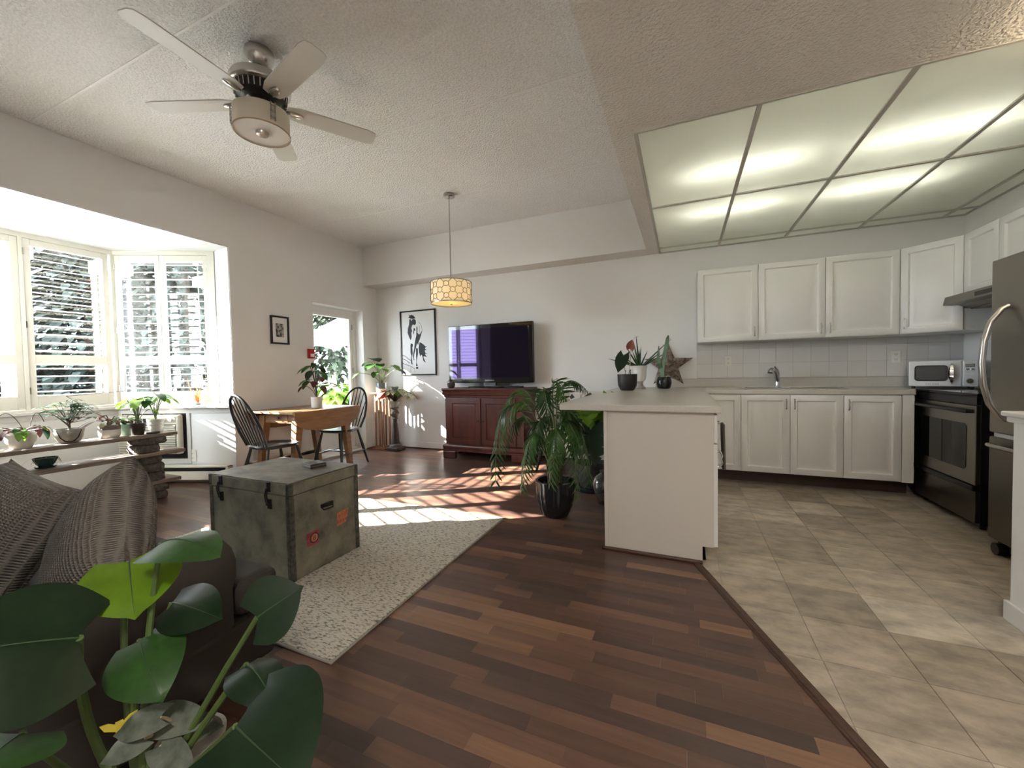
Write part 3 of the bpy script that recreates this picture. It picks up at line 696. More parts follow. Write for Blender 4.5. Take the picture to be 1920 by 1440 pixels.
tag(MB().box(-2.06, -1.86, 4.56, 4.72, .9255, .945).build('media_box', blackp, bevel=.004), 'flat black media box lying on the sideboard under the television', 'media box')
mb = MB().tube(bez((-1.79, 4.88, .90), (-1.72, 4.86, .75), (-1.745, 4.90, .62), 10), .004, 6)
tag(mb.build('power_cord', blackp), 'thin black cord hanging beside the cherry sideboard', 'cord')
# pictures
def picture(name, label, M_, w, h, fw, fm, parent_cat='picture', dep=.022):
    t = thing(name, label, parent_cat, M_.translation, 0)
    MB().box(0, fw, 0, h, 0, dep, M_).box(w-fw, w, 0, h, 0, dep, M_).box(fw, w-fw, 0, fw, 0, dep, M_).box(fw, w-fw, h-fw, h, 0, dep, M_).build('frame', fm, t, world=True, bevel=.002)
    MB().box(fw, w-fw, fw, h-fw, .001, .008, M_).build('print', paper, t, world=True)
    return t
Mh = frameM((-3.955, YW-.002, 1.10), (1, 0, 0), Zv, (0, -1, 0)); HW, HH = .635, .97
t = picture('horse_picture', 'tall black-framed ink print of a walking horse', Mh, HW, HH, .018, blackm)
def hp(p):
    x, y = p; u = (x-125-.025*(y-185))/640; v = (y-185+(x-125)*.085*(1-(y-185)/1160))/1165
    return (.018+u*(HW-.036), HH-.018-v*(HH-.036))
polys = [[(275, 215), (300, 235), (330, 222), (370, 235), (410, 285), (380, 290), (350, 300), (310, 290), (270, 275), (290, 255)],
 [(290, 310), (315, 300), (325, 340), (360, 300), (390, 300), (415, 330), (420, 380), (400, 420), (360, 400), (340, 430), (330, 480), (345, 530), (330, 560), (335, 640), (320, 700), (300, 680), (275, 620), (255, 560), (262, 480), (285, 400)],
 [(375, 470), (400, 480), (410, 520), (385, 520), (375, 600), (365, 560)],
 [(430, 430), (450, 470), (445, 560), (480, 600), (500, 580), (535, 520), (520, 600), (490, 690), (470, 740), (465, 800), (440, 760), (420, 840), (400, 920), (375, 1000), (365, 960), (385, 850), (400, 720), (425, 620)],
 [(320, 760), (360, 780), (355, 830), (330, 850), (310, 800)],
 [(310, 800), (350, 850), (355, 960), (340, 1040), (350, 1150), (365, 1165), (330, 1160), (320, 1100), (330, 1000), (312, 940)],
 [(420, 850), (455, 860), (460, 960), (440, 1050), (430, 1130), (455, 1195), (420, 1200), (425, 1100), (420, 1000)],
 [(420, 1215), (460, 1210), (462, 1250), (420, 1250)], [(365, 960), (385, 970), (375, 1050), (390, 1085), (370, 1080), (360, 1030)],
 [(490, 740), (530, 760), (570, 790), (600, 825), (635, 820), (600, 840), (590, 870), (625, 890), (585, 900), (600, 950), (640, 960), (590, 970), (630, 1030), (580, 1010), (560, 1020), (605, 1135), (560, 1100), (540, 1000), (520, 980), (500, 1020), (480, 940), (470, 850)]]
mb = MB()
for p in polys: mb.prism([hp(q) for q in p], .008, .0086, Mh)
def stroke(pts, w_):
    for a, b in zip(pts[:-1], pts[1:]):
        a, b = Vector(hp(a)), Vector(hp(b)); d = (b-a); n = Vector((-d.y, d.x)).normalized()*w_
        mb.prism([a-n, b-n, b+n, a+n], .008, .0085, Mh)
stroke([(150, 990), (200, 1000), (260, 1050), (320, 1090)], .004); stroke([(150, 1050), (220, 1080), (300, 1140)], .004)
stroke([(150, 1135), (240, 1170), (320, 1200), (400, 1250)], .0035); stroke([(470, 360), (510, 400), (535, 480), (535, 560)], .002)
stroke([(480, 420), (490, 500), (480, 590)], .0015); stroke([(315, 1210), (312, 1320)], .0015); stroke([(400, 1250), (398, 1320)], .0015)
mb.build('ink_drawing', ink, t, world=True)
Ms = frameM((XL+.001, 3.175, 1.505), (0, 1, 0), Zv, (1, 0, 0))
t = picture('framed_photo', 'small black-framed photograph in a white mat, on the wall above the dining table', Ms, .234, .333, .02, blackm)
MB().box(.066, .168, .085, .245, .008, .0085, Ms).build('photo_print', mat('bw_photo', (.5, .5, .48), .6, var=(30, .5, 6), col2=(.02, .02, .02), band=(.42, .62)), t, world=True)
# fire alarm
t = thing('fire_alarm', 'small red fire alarm pull station beside the balcony door', 'fire alarm', (XL, 3.665, 1.355))
MB().box(XL, XL+.035, 3.665, 3.755, 1.345, 1.468).build('housing', mat('alarm_red', (.42, .012, .018), .35), t, world=True, bevel=.004)
MB().box(XL+.034, XL+.046, 3.685, 3.735, 1.365, 1.405).build('pull_bar', whitew, t, world=True, bevel=.003)
# air conditioner in the bay wall
A_ = Vector((-5.63, 2.287, 0)); dv = Vector((1.213, .453, 0)).normalized(); nv_ = Vector((dv.y, -dv.x, 0))
Mw = frameM(A_+nv_*.001, dv, nv_, Zv)
acm = mat('ac_plastic', (.66, .62, .52), .45)
t = thing('air_conditioner', 'cream through-wall air conditioner with louvered grille', 'air conditioner', A_+Vector((0, 0, .2)))
MB().box(.0, .04, 0, .012, .20, .785, Mw).box(.765, .805, 0, .012, .20, .785, Mw).box(.04, .765, 0, .012, .745, .785, Mw).box(.04, .765, 0, .012, .20, .255, Mw).build('wall_frame', mat('ac_frame', (.60, .60, .57), .4), t, world=True, bevel=.003)
MB().box(.04, .765, 0, .008, .255, .745, Mw).build('cavity', blackp, t, world=True)
MB().box(.05, .735, .008, .075, .315, .735, Mw).build('body', acm, t, world=True, bevel=.02, seg=3)
for i in range(16): MB().box(.075, .70, .075, .083, .335+i*.0185, .346+i*.0185, Mw).build('grille_slat', acm, t, world=True)
MB().box(.07, .705, .0745, .0765, .328, .636, Mw).build('grille_gap_shade', mat('grille_shadow', (.10, .095, .08), .6), t, world=True)  # dark sheet added as the shade in the gaps between slats
MB().box(.10, .52, .073, .078, .645, .70, Mw).build('air_outlet', blackp, t, world=True)
for i in range(9): MB().box(.105+i*.047, .112+i*.047, .076, .084, .645, .70, Mw).build('vane', acm, t, world=True)
cp = MB().box(.555, .70, .074, .080, .655, .715, Mw).build('control_panel', mat('ac_panel', (.45, .42, .36), .4), t, world=True)
for x in (.585, .66): MB().lathe([(.018, 0), (.016, .018)], (0, 0, 0), 14, M=Mw @ Matrix.Translation((x, .080, .685)) @ Matrix.Rotation(-PI/2, 4, 'X')).build('knob', acm, cp, world=True, smooth=True)
# dining table
t = thing('dining_table', 'oval drop-leaf wooden dining table with leaves down', 'table', (-4.0, 3.29, 0))
MB().box(-4.37, -3.655, 2.84, 3.74, .728, .752).build('tabletop', tablew, t, world=True, bevel=.004)
def dleaf(x):
    P = [(2.842, .75), (3.738, .75), (3.735, .68)]
    for k in range(1, 12):
        a = PI*k/12; P.append((3.29+.43*math.cos(a), .68-.155*math.sin(a)**.7))
    P.append((2.845, .68))
    return MB().prism(P, 0, .02, frameM((x, 0, 0), (0, 1, 0), (0, 0, 1), (1, 0, 0))).build('drop_leaf', tablew, t, world=True, bevel=.004)
dleaf(-3.651); dleaf(-4.394)
MB().box(-4.30, -3.73, 2.95, 2.97, .62, .728).box(-4.30, -3.73, 3.61, 3.63, .62, .728).box(-4.30, -4.28, 2.97, 3.61, .62, .728).box(-3.75, -3.73, 2.97, 3.61, .62, .728).build('apron', tablew, t, world=True)
dr = MB().box(-4.16, -3.87, 2.942, 2.952, .635, .715).build('drawer', tablew, t, world=True)
MB().lathe([(.006, 0), (.016, .014), (.014, .024)], (0, 0, 0), 12, M=frameM((-4.0, 2.942, .675), (1, 0, 0), Zv, (0, -1, 0))).build('knob', stemb, dr, world=True, smooth=True)
for sx in (-1, 1):
    for sy in (-1, 1):
        a = Vector((-4.015+sx*.255, 3.29+sy*.31, .70)); b = Vector((-4.015+sx*.26, 3.29+sy*.385, 0))
        MB().loft([[(p.x+q*h_, p.y+r*h_, p.z) for q, r in ((-1, -1), (1, -1), (1, 1), (-1, 1))] for p, h_ in ((b, .026), (a, .042))]).build('leg', tablew, t, world=True, bevel=.003)
# windsor chairs
def windsor(label, loc, rz):
    t = thing('windsor_chair', label, 'chair', loc, rz, 'black bow-back windsor chairs')
    seat = []
    for k in range(28):
        a = 2*PI*k/28; x, y = math.cos(a), math.sin(a)
        w_ = .215 if y > 0 else .195
        seat.append((w_*math.copysign(abs(x)**.75, x), .205*math.copysign(abs(y)**.72, y)))
    def ring(s_, z): return [(x*s_, y*s_, z) for x, y in seat]
    MB().loft([ring(.90, .428), ring(1, .440), ring(1, .455), ring(.96, .462), ring(.5, .455)]).build('seat', blackm, t, smooth=True)
    for sx in (-1, 1):
        for sy in (-1, 1):
            a = Vector((sx*.145, sy*.14, .432)); b = Vector((sx*.215, sy*.225-(.015 if sy < 0 else 0), 0)); 
            MB().tube([b, b.lerp(a, .25), b.lerp(a, .5), b.lerp(a, .85), a], [.012, .016, .019, .014, .012], 10).build('leg', blackm, t, smooth=True)
    for sx in (-1, 1): MB().tube([(sx*.193, -.20, .17), (sx*.19, 0, .175), (sx*.193, .195, .17)], [.008, .012, .008], 8).build('stretcher', blackm, t, smooth=True)
    MB().tube([(-.19, 0, .175), (0, 0, .178), (.19, 0, .175)], [.008, .012, .008], 8).build('stretcher', blackm, t, smooth=True)
    hoop = []
    for k in range(25):
        a = PI*k/24; x = -.205*math.cos(a); z = .455+.50*math.sin(a)**.62
        hoop.append((x*(1.0 if z > .6 else .82+.18*(z-.455)/.145), -.165-.24*(z-.455)/.5*.75, z))
    MB().tube(hoop, .0135, 10).build('bow', blackm, t, smooth=True)
    for i in range(7):
        u = (i-3)/3; xt = u*.165; zt = .455+.50*(1-(abs(xt)/.205)**2.3)**.42-.008; xb = u*.12
        yt = -.165-.24*(zt-.455)/.5*.75
        MB().tube([(xb, -.165, .455), ((xb+xt)/2, (-.165+yt)/2, (.455+zt)/2), (xt, yt, zt)], [.005, .0075, .0045], 7).build('spindle', blackm, t, smooth=True)
    return t
windsor('black bow-back windsor chair nearest the bay window', (-3.74, 2.69, 0), math.radians(-6))
windsor('black bow-back windsor chair in front of the balcony door', (-3.93, 3.70, 0), math.radians(184))
# pendant lamp
px_, py_ = -2.28, 3.705
t = thing('pendant_lamp', 'lit drum pendant with brown circle lattice over cream shade', 'lamp', (px_, py_, ZC))
MB().lathe([(.055, 0), (.06, -.012), (.06, -.028), (.05, -.034)], (px_, py_, ZC), 24).build('canopy', nickel, t, world=True, smooth=True)
MB().tube([(px_, py_, ZC-.03), (px_, py_, 2.10)], .006, 8).build('rod', nickel, t, world=True)
shm = mat('lamp_shade', (.86, .76, .68), .8, trans=.5, emit=((1, .62, .40), .012))
R_ = .215; zb, zt = 1.862, 2.098
MB().lathe([(R_, 0), (R_, zt-zb)], (px_, py_, zb), 48, caps=False).build('shade', shm, t, world=True, smooth='all')
MB().lathe([(.001, 0), (R_-.004, 0), (R_-.004, .003), (.001, .003)], (px_, py_, zb+.012), 40, caps=False).build('diffuser', mat('lamp_diffuser', (.9, .75, .55), .6, trans=.6, emit=((1, .70, .48), .02)), t, world=True)
latm = mat('bronze_lattice', (.07, .045, .03), .45, .3)
for z in (zb, zt-.012): MB().lathe([(R_+.001, 0), (R_+.003, 0), (R_+.003, .012), (R_+.001, .012)], (px_, py_, z), 48, caps=False).build('shade_ring', nickel, t, world=True)
lat = MB(); ncol = 10; rr = .027
def onsh(a, z): return Vector((px_+(R_+.003)*math.cos(a), py_+(R_+.003)*math.sin(a), z))
for row, z in enumerate((zb+.058, zb+.118, zb+.178)):
    for k in range(ncol):
        a = 2*PI*(k+(.5 if row == 1 else 0))/ncol
        lat.tube([onsh(a+rr/R_*math.cos(q*PI/6), z+rr*math.sin(q*PI/6)) for q in range(13)], .0028, 4, caps=False)
        for da, dz in ((1, 1), (1, -1), (-1, 1), (-1, -1)):
            a1, z1 = a+da*PI/ncol, z+dz*.06
            u0, u1 = rr*.75, 1
            st_, en = .42, (.58 if row != 1 or True else 1)
            zz1 = min(max(z1, zb+.006), zt-.006); fr_ = abs(zz1-z)/.06
            if row in (0, 2) and (z1 < zb+.03 or z1 > zt-.03): lat.tube([onsh(a+da*PI/ncol*(.36+(fr_-.36)*q/3), z+(zz1-z)*(.36+(1-.36)*q/3)/1) for q in range(4)], .0028, 4)
            else: lat.tube([onsh(a+da*PI/ncol*(.36+.28*q/3), z+dz*.06*(.36+.28*q/3)) for q in range(4)], .0028, 4)
lat.build('lattice', latm, t, world=True)
MB().lathe([(.012, 0), (.012, .008), (.004, .012)], (px_, py_, zb-.004), 12).build('finial', nickel, t, world=True)
MB().lathe([(.002, 0), (.03, .02), (.032, .045), (.018, .08), (.012, .09)], (px_, py_, zb+.06), 14).build('bulb', mat('warm_bulb', (1, 1, 1), .5, emit=((1, .66, .44), 1.3)), t, world=True, smooth=True)
# ceiling fan
fx_, fy_ = -2.273, 1.632
t = thing('ceiling_fan', 'five-blade ceiling fan with nickel motor and drum light', 'ceiling fan', (fx_, fy_, ZC))
MB().lathe([(.075, 0), (.078, -.03), (.072, -.05), (.055, -.085), (.04, -.095), (.03, -.1)], (fx_, fy_, ZC), 28).build('canopy', nickel, t, world=True, smooth=True)
MB().lathe([(.024, 0), (.026, -.02), (.014, -.05), (.014, -.11)], (fx_, fy_, ZC-.095), 16).build('downrod', blackp, t, world=True, smooth=True)
zm = 2.845
MB().lathe([(.03, .035), (.10, .03), (.15, .012), (.158, -.01), (.158, -.035), (.15, -.045), (.135, -.05)], (fx_, fy_, zm), 36).build('motor_housing', nickel, t, world=True, smooth=True)
MB().lathe([(.135, -.05), (.128, -.095), (.09, -.105)], (fx_, fy_, zm), 36).build('motor_vent', blackp, t, world=True, smooth=True)
for k in range(30):
    a = 2*PI*k/30; c_, s_ = math.cos(a), math.sin(a)
    MB().tube([(fx_+.139*c_, fy_+.139*s_, zm-.05), (fx_+.132*c_, fy_+.132*s_, zm-.093)], .004, 5).build('vent_fin', nickel, t, world=True)
fbm = mat('fan_blade', (.66, .63, .58), .4)
for k in range(5):
    a = math.radians(-86+72*k); M_ = Matrix.Translation((fx_, fy_, 2.725)) @ Matrix.Rotation(a, 4, 'Z') @ Matrix.Rotation(math.radians(-8), 4, 'X')
    P = [(.14, -.045), (.20, -.062), (.60, -.066), (.645, -.055), (.655, -.03), (.655, .03), (.645, .055), (.60, .066), (.20, .062), (.14, .045), (.125, 0)]
    b = MB().prism(P, 0, .006, M_).build('blade', fbm, t, world=True, bevel=.001)
    br = MB().tube([M_ @ Vector(p) for p in ((.07, 0, .045), (.10, 0, .03), (.13, 0, .010))], .010, 6).build('blade_iron', blackp, b, world=True)
    E_ = [(.175+.05*math.cos(q*PI/10), .024*math.sin(q*PI/10)) for q in range(20)]
    MB().loft([[M_ @ Vector((.175+(x-.175)*s_, y*s_, z)) for x, y in E_] for s_, z in ((1, 0), (.95, -.008), (.6, -.014))]).build('blade_cap', nickel, b, world=True, smooth=True)
drm = mat('fan_shade', (.74, .66, .58), .7, trans=.2)
MB().lathe([(.144, 0), (.145, .12)], (fx_, fy_, 2.555), 44, caps=False).build('drum_shade', drm, t, world=True, smooth='all')
MB().lathe([(.146, 0), (.149, 0), (.149, .007), (.146, .007)], (fx_, fy_, 2.554), 44, caps=False).build('shade_rim', mat('rim_tan', (.38, .27, .15), .5), t, world=True)
MB().lathe([(.001, 0), (.142, 0), (.142, .004), (.001, .004)], (fx_, fy_, 2.562), 40, caps=False).build('diffuser', mat('fan_diffuser', (.72, .66, .60), .6), t, world=True)
MB().lathe([(.012, -.018), (.03, -.016), (.034, -.008), (.036, .004)], (fx_, fy_, 2.562), 20).build('finial', nickel, t, world=True, smooth=True)
MB().lathe([(.06, 0), (.06, .06), (.09, .08)], (fx_, fy_, 2.67), 24).build('switch_housing', blackp, t, world=True)
for a in (-2.33, -.25, 1.75):
    c_, s_ = math.cos(a), math.sin(a); M_ = frameM((fx_+.151*c_, fy_+.151*s_, 2.575), (-s_, c_, 0), (c_, s_, 0), Zv)
    mb = MB().box(-.014, -.008, 0, .006, 0, .10, M_).box(.008, .014, 0, .006, 0, .10, M_)
    for z in (.012, .045, .08): mb.box(-.014, .014, 0, .006, z, z+.008, M_)
    mb.build('shade_bracket', nickel, t, world=True)
# rug
rugm = mat('woven_rug', (.56, .51, .43), .95, var=((44, 120, 20), .7, 4), col2=(.14, .13, .115), band=(.36, .50), bump=((90, 260, 60), .9, .006))
t = thing('area_rug', 'cream and charcoal woven rug under the trunk', 'rug', (-2.27, 1.92, 0))
MB().box(-3.275, -1.272, 1.117, 2.742, .001, .010).build('pile', rugm, t, world=True)
MB().tube([(-3.28, 1.11, .006), (-1.265, 1.11, .006), (-1.265, 2.75, .006), (-3.28, 2.75, .006), (-3.28, 1.11, .006)], .0065, 8).build('binding', mat('rug_edge', (.34, .32, .28), .9), t, world=True)
# trunk
TX0, TX1, TY0, TY1, TZ = -2.615, -1.935, 1.465, 1.945, .552
t = thing('trunk', 'olive green vintage travel trunk used as coffee table', 'trunk', (-2.275, 1.70, .010))
MB().box(TX0, TX1, TY0, TY1, .012, .478).build('box', trunkm, t, world=True, bevel=.004)
ld = MB().box(TX0-.003, TX1+.003, TY0-.003, TY1+.003, .481, .545).build('lid', trunkm, t, world=True, bevel=.004)
MB().box(TX0-.002, TX1+.002, TY0-.002, TY1+.002, .5452, TZ).build('lid_top', trunktop, ld, world=True, bevel=.003)
for x in (TX0-.004, TX1-.026):
    for y in (TY0-.004, TY1-.026): MB().box(x, x+.03, y, y+.03, .012, .478).build('corner_angle', trunkedge, t, world=True, bevel=.002)
for x in (TX0-.005, TX1-.022):
    for y in (TY0-.005, TY1-.022): MB().box(x, x+.027, y, y+.027, .483, .548).build('corner_cap', trunkedge, ld, world=True, bevel=.002)
for k in range(12):
    for x in (TX0+.012, TX1-.012): MB().lathe([(.004, 0), (.003, .002)], (0, 0, 0), 8, M=frameM((x, TY0-.004, .04+k*.038), (1, 0, 0), Zv, (0, -1, 0))).build('rivet', trunkedge, t, world=True)
    MB().lathe([(.004, 0), (.003, .002)], (0, 0, 0), 8, M=frameM((TX1+.004, TY0+.012, .04+k*.038), (0, 1, 0), Zv, (1, 0, 0))).build('rivet', trunkedge, t, world=True)
for x in (-2.50, -2.085):
    l = MB().box(x-.012, x+.012, TY0-.014, TY0-.003, .495, .548).build('latch', blackm, t, world=True, bevel=.003)
    MB().tube([(x-.004, TY0-.018, .515), (x-.008, TY0-.022, .48), (x-.004, TY0-.02, .445), (x+.004, TY0-.014, .42)], [.006, .008, .007, .006], 8).build('hook', blackm, l, world=True, smooth=True)
    MB().box(x-.012, x+.014, TY0-.012, TY0-.0005, .40, .455).build('strike_plate', blackm, l, world=True, bevel=.003)
    MB().lathe([(.008, -.006), (.010, 0), (.008, .006)], (x+.001, TY0-.018, .43), 10).build('pin', blackm, l, world=True)
hd = MB().box(TX1, TX1+.010, 1.66, 1.745, .355, .378).build('handle', blackm, t, world=True, bevel=.002)
MB().tube([(TX1+.008, 1.665, .358), (TX1+.014, 1.67, .345), (TX1+.014, 1.735, .345), (TX1+.008, 1.74, .358)], .004, 8).build('bail', blackm, hd, world=True)
Mt = frameM((TX1+.0006, 0, 0), (0, 1, 0), (0, 0, 1), (1, 0, 0))
red = mat('sticker_red', (.34, .045, .055), .6, var=(40, .5)); orange = mat('sticker_orange', (.48, .16, .07), .6, var=(50, .4))
s1 = MB().prism([(1.565, .165), (1.64, .165), (1.642, .245), (1.562, .240)], 0, .0006, Mt).build('sticker', red, t, world=True)
MB().lathe([(.030, 0), (.030, .0004)], (0, 0, 0), 24, M=Mt @ Matrix.Translation((1.612, .203, .0006))).build('sticker_emblem', ink, s1, world=True)
MB().lathe([(.023, 0), (.023, .0004)], (0, 0, 0), 24, M=Mt @ Matrix.Translation((1.612, .203, .0011))).build('sticker_centre', orange, s1, world=True)
lettering('B', .032, Mt @ Matrix.Translation((1.612, .192, .0018)), ink, s1)
s2 = MB().prism([(1.775, .205), (1.845, .215), (1.858, .26), (1.87, .295), (1.775, .288)], 0, .0006, Mt).build('sticker', orange, t, world=True)
lettering('0880', .028, Mt @ Matrix.Translation((1.812, .222, .0010)), red, s2)
lettering('05 10', .016, Mt @ Matrix.Translation((1.812, .262, .0010)), red, s2)
t = thing('coaster_stack', 'small stack of dark coasters lying on the trunk lid', 'coasters', (-2.14, 1.80, TZ))
Mc = Matrix.Translation((-2.14, 1.80, TZ)) @ Matrix.Rotation(-.25, 4, 'Z')
for k in range(3): MB().box(-.055, .055, -.05, .05, .0005+k*.009, .0085+k*.009, Mc).build('coaster', mat('coaster_%d' % (k % 2), ((.05, .03, .022), (.09, .08, .075))[k % 2], .2), t, world=True, bevel=.001)
# sofa
def cushion(mb, c, ux, uy, uz, w_, h_, th, n=14, pw=3.2):
    ux, uy, uz = Vector(ux).normalized(), Vector(uy).normalized(), Vector(uz).normalized(); c = Vector(c)
    for sg in (1, -1):
        def fn(u, v):
            a, b = 2*u-1, 2*v-1
            k = max(0, 1-abs(a)**pw)**.5*max(0, 1-abs(b)**pw)**.5
            pin = 1-.05*(1-a*a)*0-.045*(1-abs(a)**2)*abs(b)**6-.0
            return c+ux*(a*w_/2*(1-.05*(1-b*b)*abs(a)**4*-1*0-.06*(1-b*b)*abs(a)**8))+uy*(b*h_/2*(1-.06*(1-a*a)*abs(b)**8))+uz*(sg*th/2*k)
        mb.grid(fn, n, n)
    return mb
t = thing('sofa', 'dark brown sofa with rolled arm facing the television', 'sofa', (-2.45, .45, 0))
SX = -1.41
MB().box(-3.5, SX-.01, -.02, 1.0, .09, .27).build('base', sofam, t, world=True, bevel=.02)
arm = [(-.015, .09), (-.015, .40), (.010, .46), (.012, .52), (-.012, .562), (-.052, .580), (-.10, .572), (-.138, .54), (-.15, .49), (-.145, .09)]
for ax, sg in ((SX, 1), (-3.5, -1)):
    rings = []
    for yy, sc_ in ((-.06, 1), (.70, 1), (.80, 1), (.845, .97), (.86, .90)):
        rings.append([(ax+sg*(-.10+(p[0]+.10)*sc_), yy, .34+(p[1]-.34)*(sc_ if p[1] > .3 else 1)) for p in arm])
    MB().loft(rings).build('armrest', sofam, t, world=True, smooth=True)
MB().prism(rrect(-3.28, -1.63, -.10, .20, .05), .27, .84).build('backrest', sofam, t, world=True, bevel=.04, seg=4)
# T-shaped seat cushions reach in front of the arms
MB().prism([(-2.47, .18), (-1.57, .18), (-1.57, .875), (-1.43, .875), (-1.425, 1.03), (-2.47, 1.03)], .272, .405).build('seat_cushion', sofam, t, world=True, bevel=.035, seg=4)
MB().prism([(-3.34, .18), (-2.48, .18), (-2.48, 1.03), (-3.48, 1.03), (-3.48, .875), (-3.34, .875)], .272, .405).build('seat_cushion', sofam, t, world=True, bevel=.035, seg=4)
MB().prism([(-2.46, .90), (SX-.012, .90), (SX-.012, 1.0), (-2.46, 1.0)], .09, .272).build('front_rail', sofam, t, world=True, bevel=.015)
for x in (-3.42, SX-.09):
    for y_ in (.04, .92): MB().lathe([(.022, 0), (.03, .09)], (x, y_, 0), 12).build('foot', blackm, t, world=True)
knit = mat('grey_knit', (.3, .27, .24), .95)
def knitmat():
    nt = knit.node_tree; N = nt.nodes; Lk = nt.links
    tc = N.new('ShaderNodeTexCoord'); mp = N.new('ShaderNodeMapping'); Lk.new(tc.outputs['UV'], mp.inputs[0])
    w1 = N.new('ShaderNodeTexWave'); w1.inputs['Scale'].default_value = 11; w1.inputs['Distortion'].default_value = 1.2; w1.bands_direction = 'X'; w1.inputs['Detail'].default_value = 2
    w2 = N.new('ShaderNodeTexWave'); w2.inputs['Scale'].default_value = 18; w2.inputs['Distortion'].default_value = 2.2; w2.bands_direction = 'Y'
    Lk.new(mp.outputs[0], w1.inputs[0]); Lk.new(mp.outputs[0], w2.inputs[0])
    ad = N.new('ShaderNodeMath'); ad.operation = 'MULTIPLY'; Lk.new(w1.outputs[1], ad.inputs[0]); Lk.new(w2.outputs[1], ad.inputs[1])
    bp = N.new('ShaderNodeBump'); bp.inputs['Strength'].default_value = 1; bp.inputs['Distance'].default_value = .012; Lk.new(ad.outputs[0], bp.inputs['Height'])
    Lk.new(bp.outputs[0], N['Principled BSDF'].inputs['Normal'])
    rp = N.new('ShaderNodeMix'); rp.data_type = 'RGBA'; Lk.new(ad.outputs[0], rp.inputs[0]); rp.inputs[6].default_value = (.15, .133, .115, 1); rp.inputs[7].default_value = (.36, .325, .285, 1)
    Lk.new(rp.outputs[2], N['Principled BSDF'].inputs['Base Color'])
knitmat()
def pillow(label, c, nrm, rot, size, th):
    nrm = Vector(nrm).normalized(); ux = Vector((0, 0, 1)).cross(nrm).normalized(); uy = nrm.cross(ux)
    a = math.radians(rot); x2, y2 = ux*math.cos(a)+uy*math.sin(a), uy*math.cos(a)-ux*math.sin(a)
    mb = MB(); cushion(mb, c, x2, y2, nrm, size, size, th, 18)
    o = mb.build('throw_pillow', knit, smooth='all')
    uv = o.data.uv_layers.new(name='UVMap')
    for lp in o.data.loops:
        v = Vector(o.data.vertices[lp.vertex_index].co)-Vector(c); uv.data[lp.index].uv = (v.dot(x2)/size+.5, v.dot(y2)/size+.5)
    tag(o, label, 'pillow', 'grey knitted throw pillows on the sofa')
pillow('grey knitted pillow standing on its corner against the sofa arm', at(188, 1028, 1.28), (-.2, -.92, .3), 45, .42, .22)
pillow('grey knitted pillow lying flatter behind the upright one', at(-15, 1012, 1.44), (.15, -.85, .5), -12, .50, .20)
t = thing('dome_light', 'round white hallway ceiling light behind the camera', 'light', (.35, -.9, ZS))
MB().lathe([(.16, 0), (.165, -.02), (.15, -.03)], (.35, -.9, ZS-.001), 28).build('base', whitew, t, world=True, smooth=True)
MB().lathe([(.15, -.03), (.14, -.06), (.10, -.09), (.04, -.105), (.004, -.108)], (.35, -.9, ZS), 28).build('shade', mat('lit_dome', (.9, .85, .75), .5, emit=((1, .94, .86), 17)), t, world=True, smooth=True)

# ================================================================== PLANTS, SHELF, SMALL THINGS
rnd = random.Random(5)
def pot(t, prof, c, m, n=28, flute=None, soil_z=None, soil_r=None, name='pot'):
    MB().lathe(prof, c, n, caps=True, flute=flute).build(name, m, t, world=True, smooth=True)
    if soil_z: MB().lathe([(soil_r, 0), (soil_r*.6, .006), (.002, .008)], (c[0], c[1], c[2]+soil_z), 18).build('soil', soil, t, world=True)
def hollow(r0, r1, h, th=.008, base=.0, bulge=None):
    """outer wall up, rim, inner wall down"""
    out = [(r0*.9, 0), (r0, .006)]
    if bulge: out += [(bulge[0], bulge[1]*h)]
    return out+[(r1, h), (r1-th, h), (r1-th, h*.82), (.002, h*.8)]
# ---- plank shelf on stones
t = thing('stone_shelf', 'plant shelf of weathered planks resting on stacked stones', 'shelf', (-4.62, 1.3, 0))
for x0, x1, y0, y1, z in ((-4.76, -4.50, .30, 2.255, .612), (-4.74, -4.47, .30, 2.30, .442), (-4.76, -4.50, .35, 2.27, .172)):
    MB().box(x0, x1, y0, y1, z-.032, z).build('plank', shelfw, t, world=True, bevel=.004)
def stonemesh(c, sx, sy, sz):
    mb = MB(); r2 = random.Random(int(c[1]*1000+c[2]*777))
    ang = [r2.uniform(.86, 1.08) for _ in range(10)]
    rings = []
    for z, s_ in ((-.5, .86), (-.42, .97), (-.1, 1.0), (.2, .99), (.42, .95), (.5, .84)):
        ring = []
        for k in range(10):
            a = 2*PI*k/10+.3; x, y = math.cos(a), math.sin(a)
            q = s_*ang[k]*(1+r2.uniform(-.03, .03))
            ring.append((c[0]+sx/2*math.copysign(abs(x)**.6, x)*q, c[1]+sy/2*math.copysign(abs(y)**.6, y)*q, c[2]+sz*z+(r2.uniform(-.004, .004) if abs(z) < .5 else 0)))
        rings.append(ring)
    return mb.loft(rings).build('stone', stone, t, world=True, smooth=True)
for yc in (2.05, .62):
    for lo, hi, hs in ((0, .140, (.07, .07)), (.172, .410, (.085, .083, .070)), (.442, .580, (.075, .063))):
        z = lo
        for h in hs:
            hh = h*(hi-lo)/sum(hs); stonemesh((-4.61+rnd.uniform(-.01, .01), yc+rnd.uniform(-.015, .015), z+hh/2), .24, .22+rnd.uniform(-.02, .03), hh*.985); z += hh
